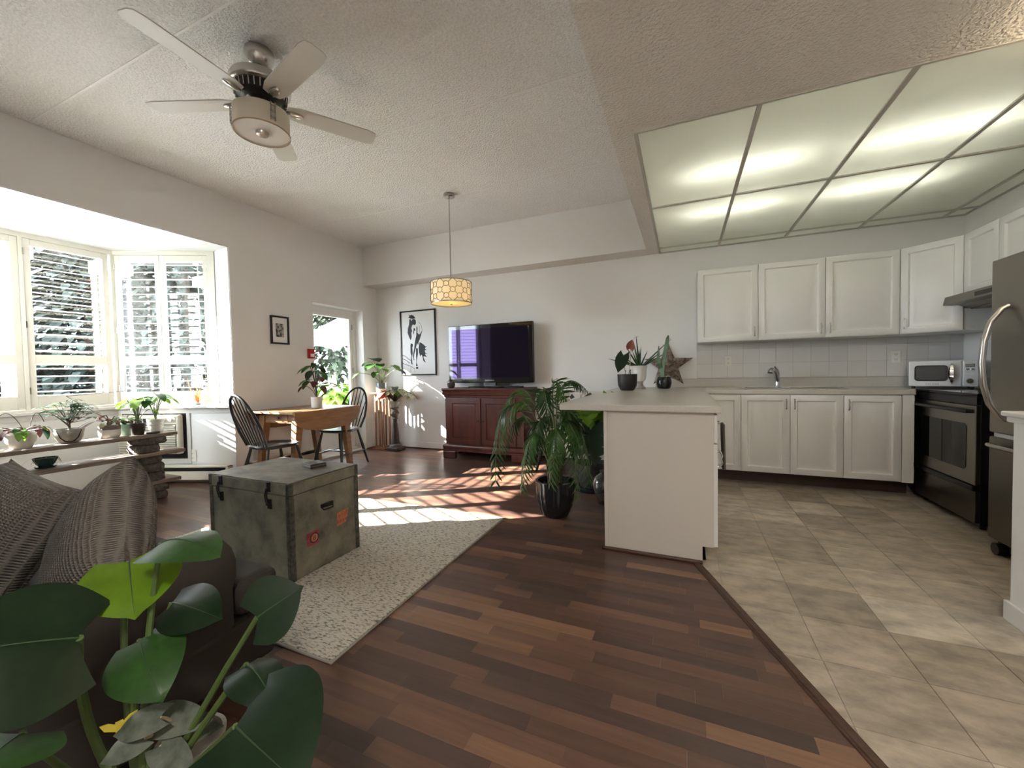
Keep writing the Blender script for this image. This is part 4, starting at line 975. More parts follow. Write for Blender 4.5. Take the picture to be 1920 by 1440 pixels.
def stems_leaves(t, c, n, hgt, spread, L, Wd, kind, lm, sm, droop=.7, tilt=(.2, .9), fold=.12, r=.0035, seed=0, az=None, sep=True, nu=8, splits=0):
    R2 = random.Random(seed); stm = MB(); allm = MB()
    for k in range(n):
        a = (2*PI*k/n+R2.uniform(-.35, .35)) if az is None else az[k]
        q = R2.uniform(*tilt); h = hgt*R2.uniform(.65, 1.05)
        top = Vector(c)+Vector((math.cos(a)*spread*q, math.sin(a)*spread*q, h*(1.15-.45*q)))
        mid = Vector(c)+Vector((math.cos(a)*spread*q*.3, math.sin(a)*spread*q*.3, h*.65))
        stm.tube(bez(c, mid, top, 6), r, 5)
        d = Vector((math.cos(a), math.sin(a), .15-.5*q)); k_ = R2.uniform(.75, 1.1)
        mb = MB() if sep else allm
        leaf(mb, top, d, (0, 0, 1), L*k_, Wd*k_, kind, droop, fold, nu=nu, splits=splits)
        if sep: mb.build('leaf', lm if not isinstance(lm, list) else R2.choice(lm), t, world=True, smooth='all')
    stm.build('stem', sm, t, world=True)
    if not sep: o = allm.build('foliage', lm, t, world=True, smooth='all'); o['kind'] = 'stuff'
zS = .612
# trailing prayer plant
t = thing('potted_prayer_plant', 'trailing prayer plant in a white glazed pot on the top plank', 'plant', (-4.63, 1.30, zS), 0, 'plants on the stone shelf')
pot(t, hollow(.055, .080, .115, bulge=(.080, .5)), (-4.63, 1.30, zS), potw, soil_z=.098, soil_r=.070)
stems_leaves(t, (-4.63, 1.30, zS+.10), 17, .08, .14, .11, .045, 'lance', [leafl, leafd, leafg, leafr], stemb, 1.4, (.5, 1.1), seed=3)
for a, b in (((-4.63, 1.32, zS+.12), (-4.6, 1.17, .83)), ((-4.63, 1.34, zS+.12), (-4.62, 1.42, .80))): MB().tube(bez(a, (a[0], (a[1]+b[1])/2, .98), b, 8), .0025, 5).build('runner', stemb, t, world=True)
# face planter
t = thing('face_planter', 'leafy umbrella plant in a half-face cement bowl', 'plant', (-4.63, 1.56, zS), 0, 'plants on the stone shelf')
cf = Vector((-4.63, 1.56, zS))
pot(t, [(.046, 0), (.062, .01), (.080, .045), (.088, .09), (.090, .115), (.080, .115), (.076, .10), (.002, .098)], cf, potg, 32)
fx = (EYE-cf); fx.z = 0; fx.normalize(); fs = Vector((0, 0, 1)).cross(fx)
def fp(u, z, o=.0): return cf+fx*(math.sqrt(max(0, .085**2-u*u))+o)+fs*u+Vector((0, 0, z))
MB().tube([fp(0, .122, -.002), fp(0, .10, .004), fp(0, .085, .010), fp(0, .074, .006)], [.007, .009, .015, .008], 8).build('nose', potg, t, world=True, smooth=True)
MB().tube([fp(-.026, .048, -.004), fp(-.01, .052, .004), fp(0, .050, .004), fp(.01, .052, .004), fp(.026, .048, -.004)], [.003, .006, .006, .006, .003], 8).build('lips', potg, t, world=True, smooth=True)
MB().tube([fp(-.068, .11, .004), fp(-.05, .05, .0), fp(-.025, .02, -.012), fp(0, .012, -.018), fp(.025, .02, -.012), fp(.05, .05, .0), fp(.068, .11, .004)], .004, 6).build('face_outline', soil, t, world=True)
trunk_ = MB(); fol = MB(); R2 = random.Random(8)
trunk_.tube(bez(cf+Vector((0, 0, .09)), cf+Vector((.01, .01, .15)), cf+Vector((0, -.01, .20)), 5), [.007, .006, .006, .005, .005, .004], 6)
for k in range(24):
    a = R2.uniform(0, 2*PI); q = R2.uniform(.25, 1); h = R2.uniform(.05, .22)
    top = cf+Vector((math.cos(a)*.15*q, math.sin(a)*.15*q, .14+h*(1.1-.3*q)))
    trunk_.tube(bez(cf+Vector((0, 0, .11+.08*R2.random())), cf+Vector((math.cos(a)*.05*q, math.sin(a)*.05*q, .13+h*.4)), top, 6), [.003, .003, .0025, .002, .002, .0015, .0015], 5)
    for j in range(7):
        b = 2*PI*j/7+R2.uniform(-.2, .2); leaf(fol, top, (math.cos(b), math.sin(b), .1), (0, 0, 1), R2.uniform(.05, .085), .026, 'oval', .7, .1, nu=5, nv=1)
trunk_.build('trunk', stemb, t, world=True); fol.build('foliage', leafg, t, world=True, smooth='all')['kind'] = 'stuff'
# calathea
t = thing('potted_calathea', 'dark red calathea in a grey and white banded pot', 'plant', (-4.63, 1.81, zS), 0, 'plants on the stone shelf')
pot(t, [(.055, 0), (.066, .01), (.073, .035), (.073, .074), (.002, .074)], (-4.63, 1.81, zS), potw, 30)
MB().lathe([(.0735, .0), (.074, .032), (.066, .032), (.064, .02), (.002, .02)], (-4.63, 1.81, zS+.0745), 30).build('pot_band', mat('taupe_band', (.20, .175, .15), .6), t, world=True, smooth=True)
stems_leaves(t, (-4.63, 1.81, zS+.10), 9, .10, .09, .15, .042, 'lance', [leafr, leafr, leafw], stemb, .5, (.4, 1.1), seed=12)
# mint pot
t = thing('potted_pothos', 'small pothos in a mint green pot tucked behind the brown pot', 'plant', (-4.70, 1.945, zS), 0, 'plants on the stone shelf')
pot(t, hollow(.04, .058, .10), (-4.70, 1.945, zS), potmint, soil_z=.085, soil_r=.05)
stems_leaves(t, (-4.70, 1.945, zS+.09), 12, .09, .09, .06, .035, 'heart', [leafl, leafg], stemg, .6, (.3, 1), seed=22)
# brown nursery pot with tall plant
t = thing('potted_syngonium', 'tall bright green arrowhead plant in a dark brown pot', 'plant', (-4.58, 1.985, zS), 0, 'plants on the stone shelf')
pot(t, hollow(.042, .058, .105), (-4.58, 1.985, zS), potbr, soil_z=.088, soil_r=.05)
stems_leaves(t, (-4.58, 1.985, zS+.09), 11, .27, .11, .12, .07, 'heart', [leafl, leafy, leafg], stemg, .7, (.15, .9), seed=31)
# ribbed white pot
t = thing('potted_alocasia', 'glossy broad-leaved plant in a ribbed white pot at the plank end', 'plant', (-4.64, 2.15, zS), 0, 'plants on the stone shelf')
rp_ = [(.048, 0)]
for k in range(9): z = .008+k*.013; rr = .052+.016*k/8; rp_ += [(rr-.0025, z), (rr+.001, z+.005), (rr-.0025, z+.0115)]
pot(t, rp_+[(.070, .128), (.063, .128), (.06, .108), (.002, .106)], (-4.64, 2.15, zS), potw, 30)
stems_leaves(t, (-4.64, 2.15, zS+.11), 9, .30, .13, .15, .085, 'heart', [leafl, leafg, leafl, leafw], stemg, .9, (.3, 1.0), seed=44)
MB_ = MB().lathe([(.045, 0), (.05, .006), (.048, .016), (.03, .018)], (-4.55, 2.085, zS), 20)
tag(MB_.build('plant_saucer', potm, smooth=True), 'small flat black saucer on the top plank near the ribbed pot', 'saucer')
# teal bowl on the middle plank
t = thing('potted_spider_plant', 'wispy plant in a dark teal bowl with saucer on the middle plank', 'plant', (-4.60, 1.41, .442), 0, 'plants on the stone shelf')
MB().lathe([(.05, 0), (.058, .005), (.06, .014), (.05, .014)], (-4.60, 1.41, .442), 24).build('saucer', potteal, t, world=True, smooth=True)
pot(t, [(.036, 0), (.05, .015), (.066, .05), (.07, .066), (.063, .066), (.06, .055), (.002, .052)], (-4.60, 1.41, .456), potteal, 28)
mb = MB(); R2 = random.Random(9)
for k in range(9):
    a = 2*PI*k/9; leaf(mb, (-4.60, 1.41, .51), (math.cos(a), math.sin(a), .7), (0, 0, 1), R2.uniform(.10, .17), .012, 'strap', 2.0, .1, nu=8, nv=1)
mb.build('foliage', leafg, t, world=True, smooth='all')
# orange air plant on the sill, string of lights
t = thing('air_plant', 'spiky orange air plant standing on the window sill', 'plant', (-4.83, 2.62, .832))
for k in range(11):
    a = 2*PI*k/11; mb = MB(); leaf(mb, (-4.83, 2.62, .85), (math.cos(a)*.6, math.sin(a)*.6, 1), (0, 0, 1), .17+.13*(k % 3)/2, .014, 'strap', 1.3 if k % 2 else -.5, .2, nu=7, nv=1); mb.build('leaf', mat('orange_leaf', (.55, .22, .06), .5, trans=.3), t, world=True, smooth='all')
MB().lathe([(.022, 0), (.028, .012), (.012, .025)], (-4.83, 2.62, .832), 14).build('base', potg, t, world=True, smooth=True)
t = thing('string_lights', 'thin dark cord of fairy lights strung below the bay window', 'string lights', (-4.9, 2.0, .9))
path = [(-4.60, 1.83, .74), (-4.95, 1.66, .985), (-5.45, 2.27, 1.00), (-5.5, 2.30, 1.20), (-5.35, 2.345, 1.17), (-5.15, 2.43, .90)]
MB().tube(path, .003, 5).build('cord', stemb, t, world=True)
for k in range(8):
    p = Vector(path[2]).lerp(Vector(path[3]), k/7)
    MB().lathe([(.003, 0), (.006, .006), (.003, .014)], (p.x+.004, p.y-.01, p.z), 8).build('bulb', mat('clear_bulb', (.85, .85, .82), .15), t, world=True)
# table plant
t = thing('potted_begonia', 'tall speckled-leaf plant in a white cylinder pot on the dining table', 'plant', (-3.92, 3.36, .752))
pot(t, hollow(.058, .062, .125), (-3.92, 3.36, .752), potw, soil_z=.108, soil_r=.05)
cb = (-3.92, 3.36, .86)
stems_leaves(t, cb, 7, .46, .13, .17, .085, 'heart', [leafg, leafd, leafg], stemb, .9, (.25, .9), seed=51, fold=.2)
stems_leaves(t, cb, 7, .26, .17, .16, .08, 'heart', [leafg, leafr, leafg], stemb, .9, (.4, 1.0), seed=57, fold=.2)
# plant stand with monstera
t = thing('plant_stand', 'slim slatted wooden plant stand in the corner', 'plant stand', (-4.17, 4.74, 0))
MB().box(-4.29, -4.05, 4.62, 4.86, .003, .028).build('base', teak, t, world=True, bevel=.004)
MB().box(-4.26, -4.08, 4.65, 4.83, .028, .045).build('base_step', teak, t, world=True, bevel=.004)
MB().box(-4.29, -4.05, 4.62, 4.86, .835, .855).build('top', teak, t, world=True, bevel=.004)
for x in (-4.24, -4.17, -4.10):
    for y_ in (4.67, 4.81): MB().box(x-.012, x+.012, y_-.008, y_+.008, .045, .835).build('slat', teak, t, world=True, bevel=.002)
t = thing('potted_monstera', 'monstera in a silver and white banded pot on the slatted stand', 'plant', (-4.17, 4.74, .855))
pot(t, [(.075, 0), (.08, .01), (.082, .055), (.002, .055)], (-4.17, 4.74, .855), potw, 28)
MB().lathe([(.0825, 0), (.082, .085), (.074, .085), (.072, .06), (.002, .058)], (-4.17, 4.74, .9105), 28).build('pot_band', mat('pewter', (.22, .24, .25), .3, .5), t, world=True, smooth=True)
cm = (-4.17, 4.74, .97)
stems_leaves(t, cm, 9, .36, .32, .17, .13, 'heart', [leafd, leafl, leafg, leafl], stemg, .6, (.35, 1.05), seed=66, splits=0, az=[-1.85, -1.75, -.2, -.9, .15, -1.4, -.5, -1.95, -1.1])
mb = MB(); leaf(mb, (-4.22, 4.62, 1.36), (.9, -.45, -.05), (0, 0, 1), .24, .2, 'heart', .4, .1); mb.build('leaf', leafd, t, world=True, smooth='all')
MB().tube(bez(cm, (-4.2, 4.7, 1.2), (-4.22, 4.62, 1.36), 6), .005, 6).build('stem', stemg, t, world=True)
# carved pedestal with begonia
t = thing('pedestal', 'carved dark column pedestal beside the plant stand', 'pedestal', (-3.90, 4.70, 0))
pedm = mat('carved_pedestal', (.05, .03, .022), .55, var=(30, .7, 6)); 
MB().box(-4.0, -3.80, 4.60, 4.80, 0, .055).build('base', pedm, t, world=True, bevel=.012)
MB().lathe([(.095, 0), (.085, .03), (.065, .045)], (-3.90, 4.70, .055), 20).build('base_ring', pedm, t, world=True, smooth=True)
MB().lathe([(.052, 0), (.048, .12), (.04, .28), (.032, .36)], (-3.90, 4.70, .10), 20).build('shaft', pedm, t, world=True, smooth=True)
MB().lathe([(.036, 0), (.045, .015), (.035, .03), (.06, .055), (.072, .085), (.05, .12), (.035, .14), (.06, .16), (.075, .175)], (-3.90, 4.70, .46), 22).build('carved_capital', mat('pedestal_capital', (.14, .10, .075), .6, var=(40, .6)), t, world=True, smooth=True)
t = thing('pedestal_begonia', 'pink and white variegated begonia in a bowl on the pedestal', 'plant', (-3.90, 4.70, .636))
pot(t, hollow(.05, .075, .09), (-3.90, 4.70, .636), potg, soil_z=.075, soil_r=.065)
stems_leaves(t, (-3.90, 4.70, .70), 34, .24, .22, .13, .10, 'heart', [leafw, leafw, leafs, mat('pink_leaf', (.45, .13, .09), .45, trans=.35, var=(30, .4)), leafw, leafl], stemb, .9, (.3, 1.1), seed=71)
# small cactus on the sideboard
t = thing('potted_cactus', 'small dried cactus in a round dark pot on the sideboard corner', 'plant', (-2.84, 4.56, .925))
pot(t, [(.03, 0), (.045, .012), (.055, .04), (.05, .07), (.042, .07), (.04, .06), (.002, .058)], (-2.84, 4.56, .925), mat('woven_pot', (.06, .05, .04), .7, bump=(150, .8, .005)), 20)
for k in range(7):
    a = k*.9; MB().tube(bez((-2.84, 4.56, .985), (-2.84+.03*math.cos(a), 4.56+.03*math.sin(a), 1.03), (-2.84+.06*math.cos(a), 4.56+.05*math.sin(a), 1.0+.03*(k % 2)), 5), .004, 5).build('stem', mat('dry_stem', (.22, .15, .09), .7), t, world=True)
# ---- armchair behind the palm
fab = mat('patterned_fabric', (.62, .56, .48), .9)
def fabm():
    nt = fab.node_tree; N = nt.nodes; Lk = nt.links; tc = N.new('ShaderNodeTexCoord')
    v = N.new('ShaderNodeTexVoronoi'); v.inputs['Scale'].default_value = 9; v.feature = 'DISTANCE_TO_EDGE'; Lk.new(tc.outputs['Object'], v.inputs[0])
    v2 = N.new('ShaderNodeTexVoronoi'); v2.inputs['Scale'].default_value = 9; Lk.new(tc.outputs['Object'], v2.inputs[0])
    r = N.new('ShaderNodeValToRGB'); r.color_ramp.elements[0].position = .02; r.color_ramp.elements[1].position = .06; Lk.new(v.outputs[0], r.inputs[0])
    r2 = N.new('ShaderNodeValToRGB'); r2.color_ramp.interpolation = 'CONSTANT'; e = r2.color_ramp.elements; e[0].color = (.05, .055, .06, 1); e[1].position = .42; e[1].color = (.33, .29, .23, 1)
    e.new(.62).color = (.58, .55, .50, 1)
    sp_ = N.new('ShaderNodeSeparateColor'); Lk.new(v2.outputs['Color'], sp_.inputs[0]); Lk.new(sp_.outputs[0], r2.inputs[0])
    mx = N.new('ShaderNodeMix'); mx.data_type = 'RGBA'; Lk.new(r.outputs[0], mx.inputs[0]); mx.inputs[6].default_value = (.62, .56, .48, 1); Lk.new(r2.outputs[0], mx.inputs[7])
    Lk.new(mx.outputs[2], N['Principled BSDF'].inputs['Base Color'])
fabm()
t = thing('accent_chair', 'stone-patterned armchair with black legs half hidden by the palm', 'armchair', (-1.12, 4.42, 0), math.radians(-14))
MB().box(-.33, .33, -.30, .30, .25, .36).build('seat_frame', fab, t, bevel=.03, seg=3)
MB().prism(rrect(-.28, .28, -.33, .22, .05), .36, .47).build('seat_cushion', fab, t, bevel=.03, seg=3)
MB().prism([(.20, .36), (.30, .36), (.40, .86), (.33, .88), (.28, .86)], -.30, .30, frameM((0, 0, 0), (0, 1, 0), (0, 0, 1), (1, 0, 0))).build('backrest', fab, t, bevel=.03, seg=3)
for sx in (-1, 1):
    MB().box(*(sorted((sx*.30, sx*.37))), -.28, .30, .36, .60).build('armrest', fab, t, bevel=.03, seg=3)
    for sy in (-1, 1): MB().tube([(sx*.29, sy*.26, .26), (sx*.34, sy*.31, 0)], [.024, .013], 10).build('leg', blackm, t)
# ---- parlor palm in fluted pot
PX, PY = -.925, 2.97
t = thing('potted_palm', 'arching parlor palm in a fluted glossy black pot', 'plant', (PX, PY, 0))
pot(t, [(.085, 0), (.098, .01), (.125, .07), (.142, .16), (.146, .25), (.148, .275), (.130, .275), (.126, .245), (.002, .24)], (PX, PY, 0), potb, 64, flute=(16, .045))
MB().lathe([(.128, 0), (.06, .01), (.002, .012)], (PX, PY, .235), 20).build('soil', soil, t, world=True)
R2 = random.Random(77)
palm1 = mat('palm_leaf', (.065, .155, .035), .32, trans=.3, var=(10, .35)); palm2 = mat('palm_leaf_dark', (.034, .09, .028), .32, trans=.25, var=(10, .35))
def frond(base, apex, tip, nl, ll, lm):
    base, apex, tip = Vector(base), Vector(apex), Vector(tip)
    path = bez(base, apex*2-(base+tip)*.5, tip, 30); st_ = MB().tube(path, [.006*(1-.8*i/30)+.001 for i in range(31)], 6)
    mb = MB()
    for i in range(nl):
        u = .36+.64*i/(nl-1); k = u*30; i0 = min(29, int(k)); p = path[i0].lerp(path[i0+1], k-i0); tg = (path[i0+1]-path[i0]).normalized()
        sd = tg.cross(Vector((0, 0, 1))); sd = sd.normalized() if sd.length > .05 else Vector((1, 0, 0)); up_ = sd.cross(tg)
        L_ = ll*(math.sin(PI*(.14+.74*(i/(nl-1))))**.6)*R2.uniform(.9, 1.1)
        for sg in (-1, 1):
            d = sd*sg*.62+tg*.66-Vector((0, 0, .34+R2.uniform(-.08, .12)))
            leaf(mb, p, d, up_, L_, .0150, 'lance', .55+R2.uniform(-.2, .3), .3, nu=6, nv=1)
    st_.build('frond_stalk', stemg, t, world=True); mb.build('frond', lm, t, world=True, smooth='all')
zr = .25
E1, E2 = Vector((.92, .39, 0)), Vector((.39, -.92, 0))
fr_specs = [((-.33, 0, .62), (-.46, .1, .06), .17), ((-.22, .10, .64), (-.42, .15, .34), .16), ((-.18, -.10, .68), (-.40, -.10, .58), .15), ((-.08, .05, .72), (-.03, .15, .40), .17),
            ((.08, .15, .58), (.14, .25, .0), .17), ((.05, .20, .52), (.22, .25, .10), .16), ((.06, -.10, .70), (.28, -.15, .72), .14), ((-.15, .18, .42), (-.26, .28, .05), .15), ((.15, .02, .50), (.25, .10, .06), .16),
            ((-.20, -.20, .50), (-.40, -.30, .20), .15), ((0, .20, .46), (-.06, .32, .10), .15), ((.10, -.20, .58), (.18, -.30, .35), .15), ((-.10, .12, .50), (-.20, .22, .22), .15), ((.0, -.05, .74), (.10, .02, .62), .15)]
for i, (m_, e_, ll) in enumerate(fr_specs):
    o_ = Vector((PX, PY, zr)); b_ = o_+Vector((R2.uniform(-.04, .04), R2.uniform(-.04, .04), 0))
    frond(b_, o_+E1*m_[0]+E2*m_[1]+Vector((0, 0, m_[2])), o_+E1*e_[0]+E2*e_[1]+Vector((0, 0, e_[2])), 23, ll, palm1 if i % 3 else palm2)
for k in range(6):
    a = k*1.1; MB().tube([(PX+.05*math.cos(a), PY+.05*math.sin(a), zr-.01), (PX+.06*math.cos(a), PY+.06*math.sin(a), zr+.16)], .008, 7).build('cane', stemb, t, world=True)
# ---- monstera behind the peninsula, glass jar
t = thing('floor_monstera', 'dark monstera in a low black pot beside the peninsula', 'plant', (-.80, 3.74, 0))
MB().lathe([(.16, 0), (.17, .01), (.172, .03), (.15, .03)], (-.80, 3.74, 0), 28).build('saucer', potb, t, world=True, smooth=True)
pot(t, hollow(.11, .14, .22), (-.80, 3.74, .03), potm, soil_z=.19, soil_r=.12)
for (bx, by, bz), d, L_, Wd, lm in [((-.74, 3.60, .62), (.05, -.35, -1), .34, .26, leafd), ((-.86, 3.62, .58), (-.25, -.3, -1), .30, .22, leafd), ((-.66, 3.70, .70), (.35, -.3, -.9), .32, .24, leafd), ((-.80, 3.66, .80), (.1, -.8, -.35), .28, .22, leafy), ((-.70, 3.66, .86), (.35, -.5, -.6), .30, .20, leafl), ((-.92, 3.74, .72), (-.7, -.2, -.5), .26, .2, leafg), ((-.62, 3.80, .84), (.6, -.2, -.5), .26, .2, leafl), ((-.76, 3.62, .84), (.05, -.7, -.7), .27, .19, leafl)]:
    mb = MB(); leaf(mb, (bx, by, bz), d, (0, -1, .4), L_, Wd, 'heart', .4, .15, nu=24, nv=3, splits=4); mb.build('leaf', lm, t, world=True, smooth='all')
    MB().tube(bez((-.80, 3.74, .22), (-.80, 3.76, bz), (bx, by, bz), 8), .006, 6).build('stem', stemg, t, world=True)
t = thing('glass_jar', 'clear pear-shaped glass jar with water on the floor', 'jar', (-.62, 3.36, 0))
MB().lathe([(.045, 0), (.05, .004), (.06, .05), (.085, .12), (.092, .17), (.08, .215), (.05, .24), (.03, .255), (.03, .275), (.034, .28)], (-.62, 3.36, .001), 30, caps=False).build('glass', vase_glass, t, world=True, smooth=True)
MB().lathe([(.044, 0), (.058, .045), (.080, .110), (.002, .110)], (-.62, 3.36, .006), 24).build('water', glassmat('water', (.9, .93, .9), .1), t, world=True, smooth=True)
MB().lathe([(.001, 0), (.05, 0), (.05, .006), (.001, .006)], (-.62, 3.36, .0005), 24).build('glass_foot', vase_glass, t, world=True)
# ---- things on the peninsula
zt_ = .915
c0 = (-.52, 4.18, zt_)
t = thing('potted_dragon_scale', 'dark veined alocasia leaf in a matt black pot on the peninsula', 'plant', c0)
pot(t, [(.060, 0), (.072, .012), (.090, .05), (.096, .10), (.098, .165), (.090, .165), (.088, .15), (.002, .145)], c0, potm, 32)
MB().lathe([(.088, 0), (.002, .004)], (c0[0], c0[1], zt_+.143), 18).build('soil', soil, t, world=True)
for (dx, dy, dz), d, L_, Wd, lm in [((-.03, -.03, .36), (-.15, -.35, -.55), .19, .13, leafd), ((.03, .0, .42), (.10, -.25, .35), .10, .085, mat('copper_leaf', (.22, .05, .035), .35, trans=.3, var=(30, .3)))]:
    mb = MB(); leaf(mb, (c0[0]+dx, c0[1]+dy, zt_+dz), d, (0, -1, .2), L_, Wd, 'heart', .3, .12, nu=12, nv=3); mb.build('leaf', lm, t, world=True, smooth='all')
    MB().tube(bez((c0[0]+dx*.3, c0[1], zt_+.145), (c0[0]+dx*1.3, c0[1]+dy, zt_+.28), (c0[0]+dx, c0[1]+dy, zt_+dz), 8), .0045, 6).build('stem', mat('pale_stem', (.42, .33, .22), .5), t, world=True)
MB().tube([(c0[0]-.02, c0[1], zt_+.145), (c0[0]-.015, c0[1], zt_+.205)], .005, 6).build('stub', stemb, t, world=True); MB().tube([(c0[0]+.03, c0[1], zt_+.145), (c0[0]+.028, c0[1], zt_+.20), (c0[0]+.035, c0[1], zt_+.21)], .006, 6).build('stub', stemb, t, world=True)
c1 = (-.44, 4.60, zt_)
t = thing('urn_aloe', 'spiky aloe in a white footed urn on the peninsula', 'plant', c1)
MB().lathe([(.062, 0), (.064, .014), (.045, .024), (.03, .05), (.034, .07), (.045, .08)], c1, 30).build('urn_foot', potg, t, world=True, smooth=True)
pot(t, [(.045, 0), (.062, .02), (.070, .07), (.072, .12), (.084, .165), (.090, .17), (.082, .172), (.068, .15), (.002, .145)], (c1[0], c1[1], zt_+.0805), potw, 36)
mb = None; R2 = random.Random(14)
for k, (dx, dz, L_) in enumerate([(-1, .35, .34), (-.8, .6, .2), (-.5, .9, .26), (-.22, 1, .30), (-.08, 1, .36), (.0, .9, .20), (.1, 1, .24), (.75, .75, .40), (.8, .62, .26), (.95, .55, .30), (-.9, .45, .30), (.4, .9, .2), (-.35, 1, .2), (.6, .5, .22)]):
    mb = MB(); leaf(mb, (c1[0]+dx*.02, c1[1], zt_+.235), (dx, R2.uniform(-.4, .4), dz), (0, -1, .3), L_, .022, 'strap', R2.uniform(-.15, .2), .4, nu=7, nv=1); mb.build('leaf', leafd if k % 3 else leafg, t, world=True, smooth='all')
MB().tube([(c1[0]-.03, c1[1], zt_+.24), (c1[0]-.06, c1[1], zt_+.50), (c1[0]-.055, c1[1], zt_+.56), (c1[0]-.01, c1[1], zt_+.575)], .0022, 5).build('flower_stalk', mat('pale_stem', (.42, .33, .22), .5), t, world=True)
c2 = (-.19, 4.60, zt_)
t = thing('potted_euphorbia', 'tall ribbed euphorbia cactus in a small glossy black pot', 'plant', c2)
pot(t, [(.055, 0), (.068, .012), (.080, .06), (.076, .10), (.064, .125), (.058, .125), (.056, .11), (.002, .108)], c2, potb, 30)
def cact(path, r):
    path = [Vector(p) for p in path]; n = len(path); rings = []
    for i, p in enumerate(path):
        rr = r*(1 if i < n-2 else (.8 if i == n-2 else .3)); rings.append([p+Vector((math.cos(q*PI/3)*rr*(1 if q % 2 else .5), math.sin(q*PI/3)*rr*(1 if q % 2 else .5), 0)) for q in range(6)])
    return MB().loft(rings)
cact([(c2[0]-.01, c2[1], zt_+.11), (c2[0]-.008, c2[1], zt_+.22), (c2[0]+.01, c2[1], zt_+.34), (c2[0]+.035, c2[1], zt_+.46), (c2[0]+.045, c2[1], zt_+.54), (c2[0]+.05, c2[1], zt_+.57)], .028).build('column', mat('cactus_green', (.055, .12, .035), .5, var=(20, .3)), t, world=True)
cact([(c2[0]-.02, c2[1], zt_+.22), (c2[0]-.05, c2[1], zt_+.27), (c2[0]-.05, c2[1], zt_+.38), (c2[0]-.048, c2[1], zt_+.46)], .022).build('branch', MATS['cactus_green'], t, world=True)
sp_m = MB(); R2 = random.Random(4)
for k in range(26):
    z = zt_+.16+.38*k/26; a = R2.uniform(0, 6.28); x = c2[0]-.008+.06*max(0, (k/26-.2)); sp_m.tube([(x+.028*math.cos(a), c2[1]+.028*math.sin(a), z), (x+.05*math.cos(a), c2[1]+.05*math.sin(a), z+.004)], [.0022, .0008], 4)
sp_m.build('spines', stemb, t, world=True)
# barn star
starm = mat('birch_bark_star', (.26, .20, .155), .55, var=((26, 26, 26), .6, 8), col2=(.045, .028, .02), band=(.40, .56))
sc0 = Vector((-.155, 4.86, 1.165)); t = thing('metal_star', 'faceted brown barn star leaning against the back wall', 'star', (sc0.x, 4.9, zt_+.002))
pts = []
for k in range(10): a = PI/2+PI*k/5; r = .262 if k % 2 == 0 else .108; pts.append(Vector((sc0.x+r*math.cos(a)*1.04, 0, sc0.z+r*math.sin(a))))
lean = lambda p: Vector((p.x, 4.885+(p.z-.92)*.10, p.z))
for k in range(5):
    i = 2*k; tip, l, r = lean(pts[i]), lean(pts[(i-1) % 10]), lean(pts[(i+1) % 10]); cc = lean(sc0)
    fr_ = cc+Vector((0, -.055, 0)); bk = cc+Vector((0, .004, 0)); b_ = Vector((0, .006, 0))
    MB().add([tip, l, fr_, r, tip+b_, l+b_, bk, r+b_], [(0, 1, 2), (0, 2, 3), (4, 6, 5), (4, 7, 6), (0, 4, 5, 1), (0, 3, 7, 4), (1, 5, 6, 2), (2, 6, 7, 3)]).build('star_point', starm, t, world=True)

# ================================================================== FOREGROUND PLANTS
MC = Vector((-1.02, .42, 0))
t = thing('foreground_monstera', 'large young monstera in front of the sofa, leaves cut by the photo edge', 'plant', MC)
pot(t, hollow(.11, .15, .26), MC, potm, soil_z=.225, soil_r=.13)
root = MC+Vector((0, 0, .23))
def mleaf(base_px, bd, tip_px, td, Wd, lm, up, droop=.5, fold=.1, splits=0, curl=0, via=None, kind='heart', root_off=(0, 0, 0), side=0, sr=.0065):
    b = at(*base_px, bd); e = at(*tip_px, td); L_ = (e-b).length*(1.06+.06*droop*droop)
    up = Vector(up); d = (e-b)
    s_ = d.cross(up).normalized(); n = s_.cross(d.normalized())
    d2 = d.normalized()*math.cos(droop/2)+n*math.sin(droop/2)
    mb = MB(); leaf(mb, b, d2, n, L_, Wd, kind, droop, fold, nu=26, nv=4, splits=splits, curl=curl, side=side); lo = mb.build('leaf', lm, t, world=True, smooth='all')
    MB().tube([mb.v[i*9+4] for i in range(0, 26)], [.0018*(1-i/28) for i in range(26)], 6).build('midrib', ribm, lo, world=True, smooth=True)
    v = at(*via) if via else (root+b)/2+Vector((0, 0, .06))
    MB().tube(bez(root+Vector(root_off), v, b, 10), [sr*1.15]*4+[sr]*4+[sr*.8]*3, 8).build('petiole', stemg, t, world=True, smooth=True)
C_ = EYE-MC; C_.z = .25; C_.normalize()
mleaf((303, 1018), .86, (402, 1045), .80, .125, leafg, (.1, -.15, 1), 1.0, -.25, via=(268, 1180, .86))
mleaf((242, 1052), .90, (252, 1150), .82, .175, leafy, (.85, -.40, .25), .5, -.12, via=(215, 1230, .90))
mleaf((322, 1130), .90, (408, 1158), .84, .11, leafd, (.65, -.45, .65), .6, -.25, via=(290, 1210, .87))
mleaf((482, 1158), .78, (560, 1105), .80, .125, leafd, (.55, -.6, .6), .3, .08, via=(400, 1290, .82))
mleaf((262, 1200), .84, (302, 1305), .76, .135, leafg, (.6, -.45, .5), .9, -.2, via=(240, 1330, .86))
mleaf((462, 1246), .76, (512, 1322), .70, .09, leafd, (.7, -.2, .6), 1.1, -.35, via=(400, 1330, .80))
mleaf((148, 1196), .74, (-150, 1240), .62, .25, leafd, (.45, -.42, .80), .5, -.18, splits=0, via=(140, 1380, .86), sr=.0085)
mleaf((442, 1362), .66, (560, 1470), .58, .23, leafd, (.65, -.45, .6), .5, -.10, splits=0, via=(380, 1420, .78))
mleaf((40, 1375), .70, (-60, 1460), .62, .16, leafg, (.45, -.45, .8), .5, -.15, via=(90, 1430, .85))
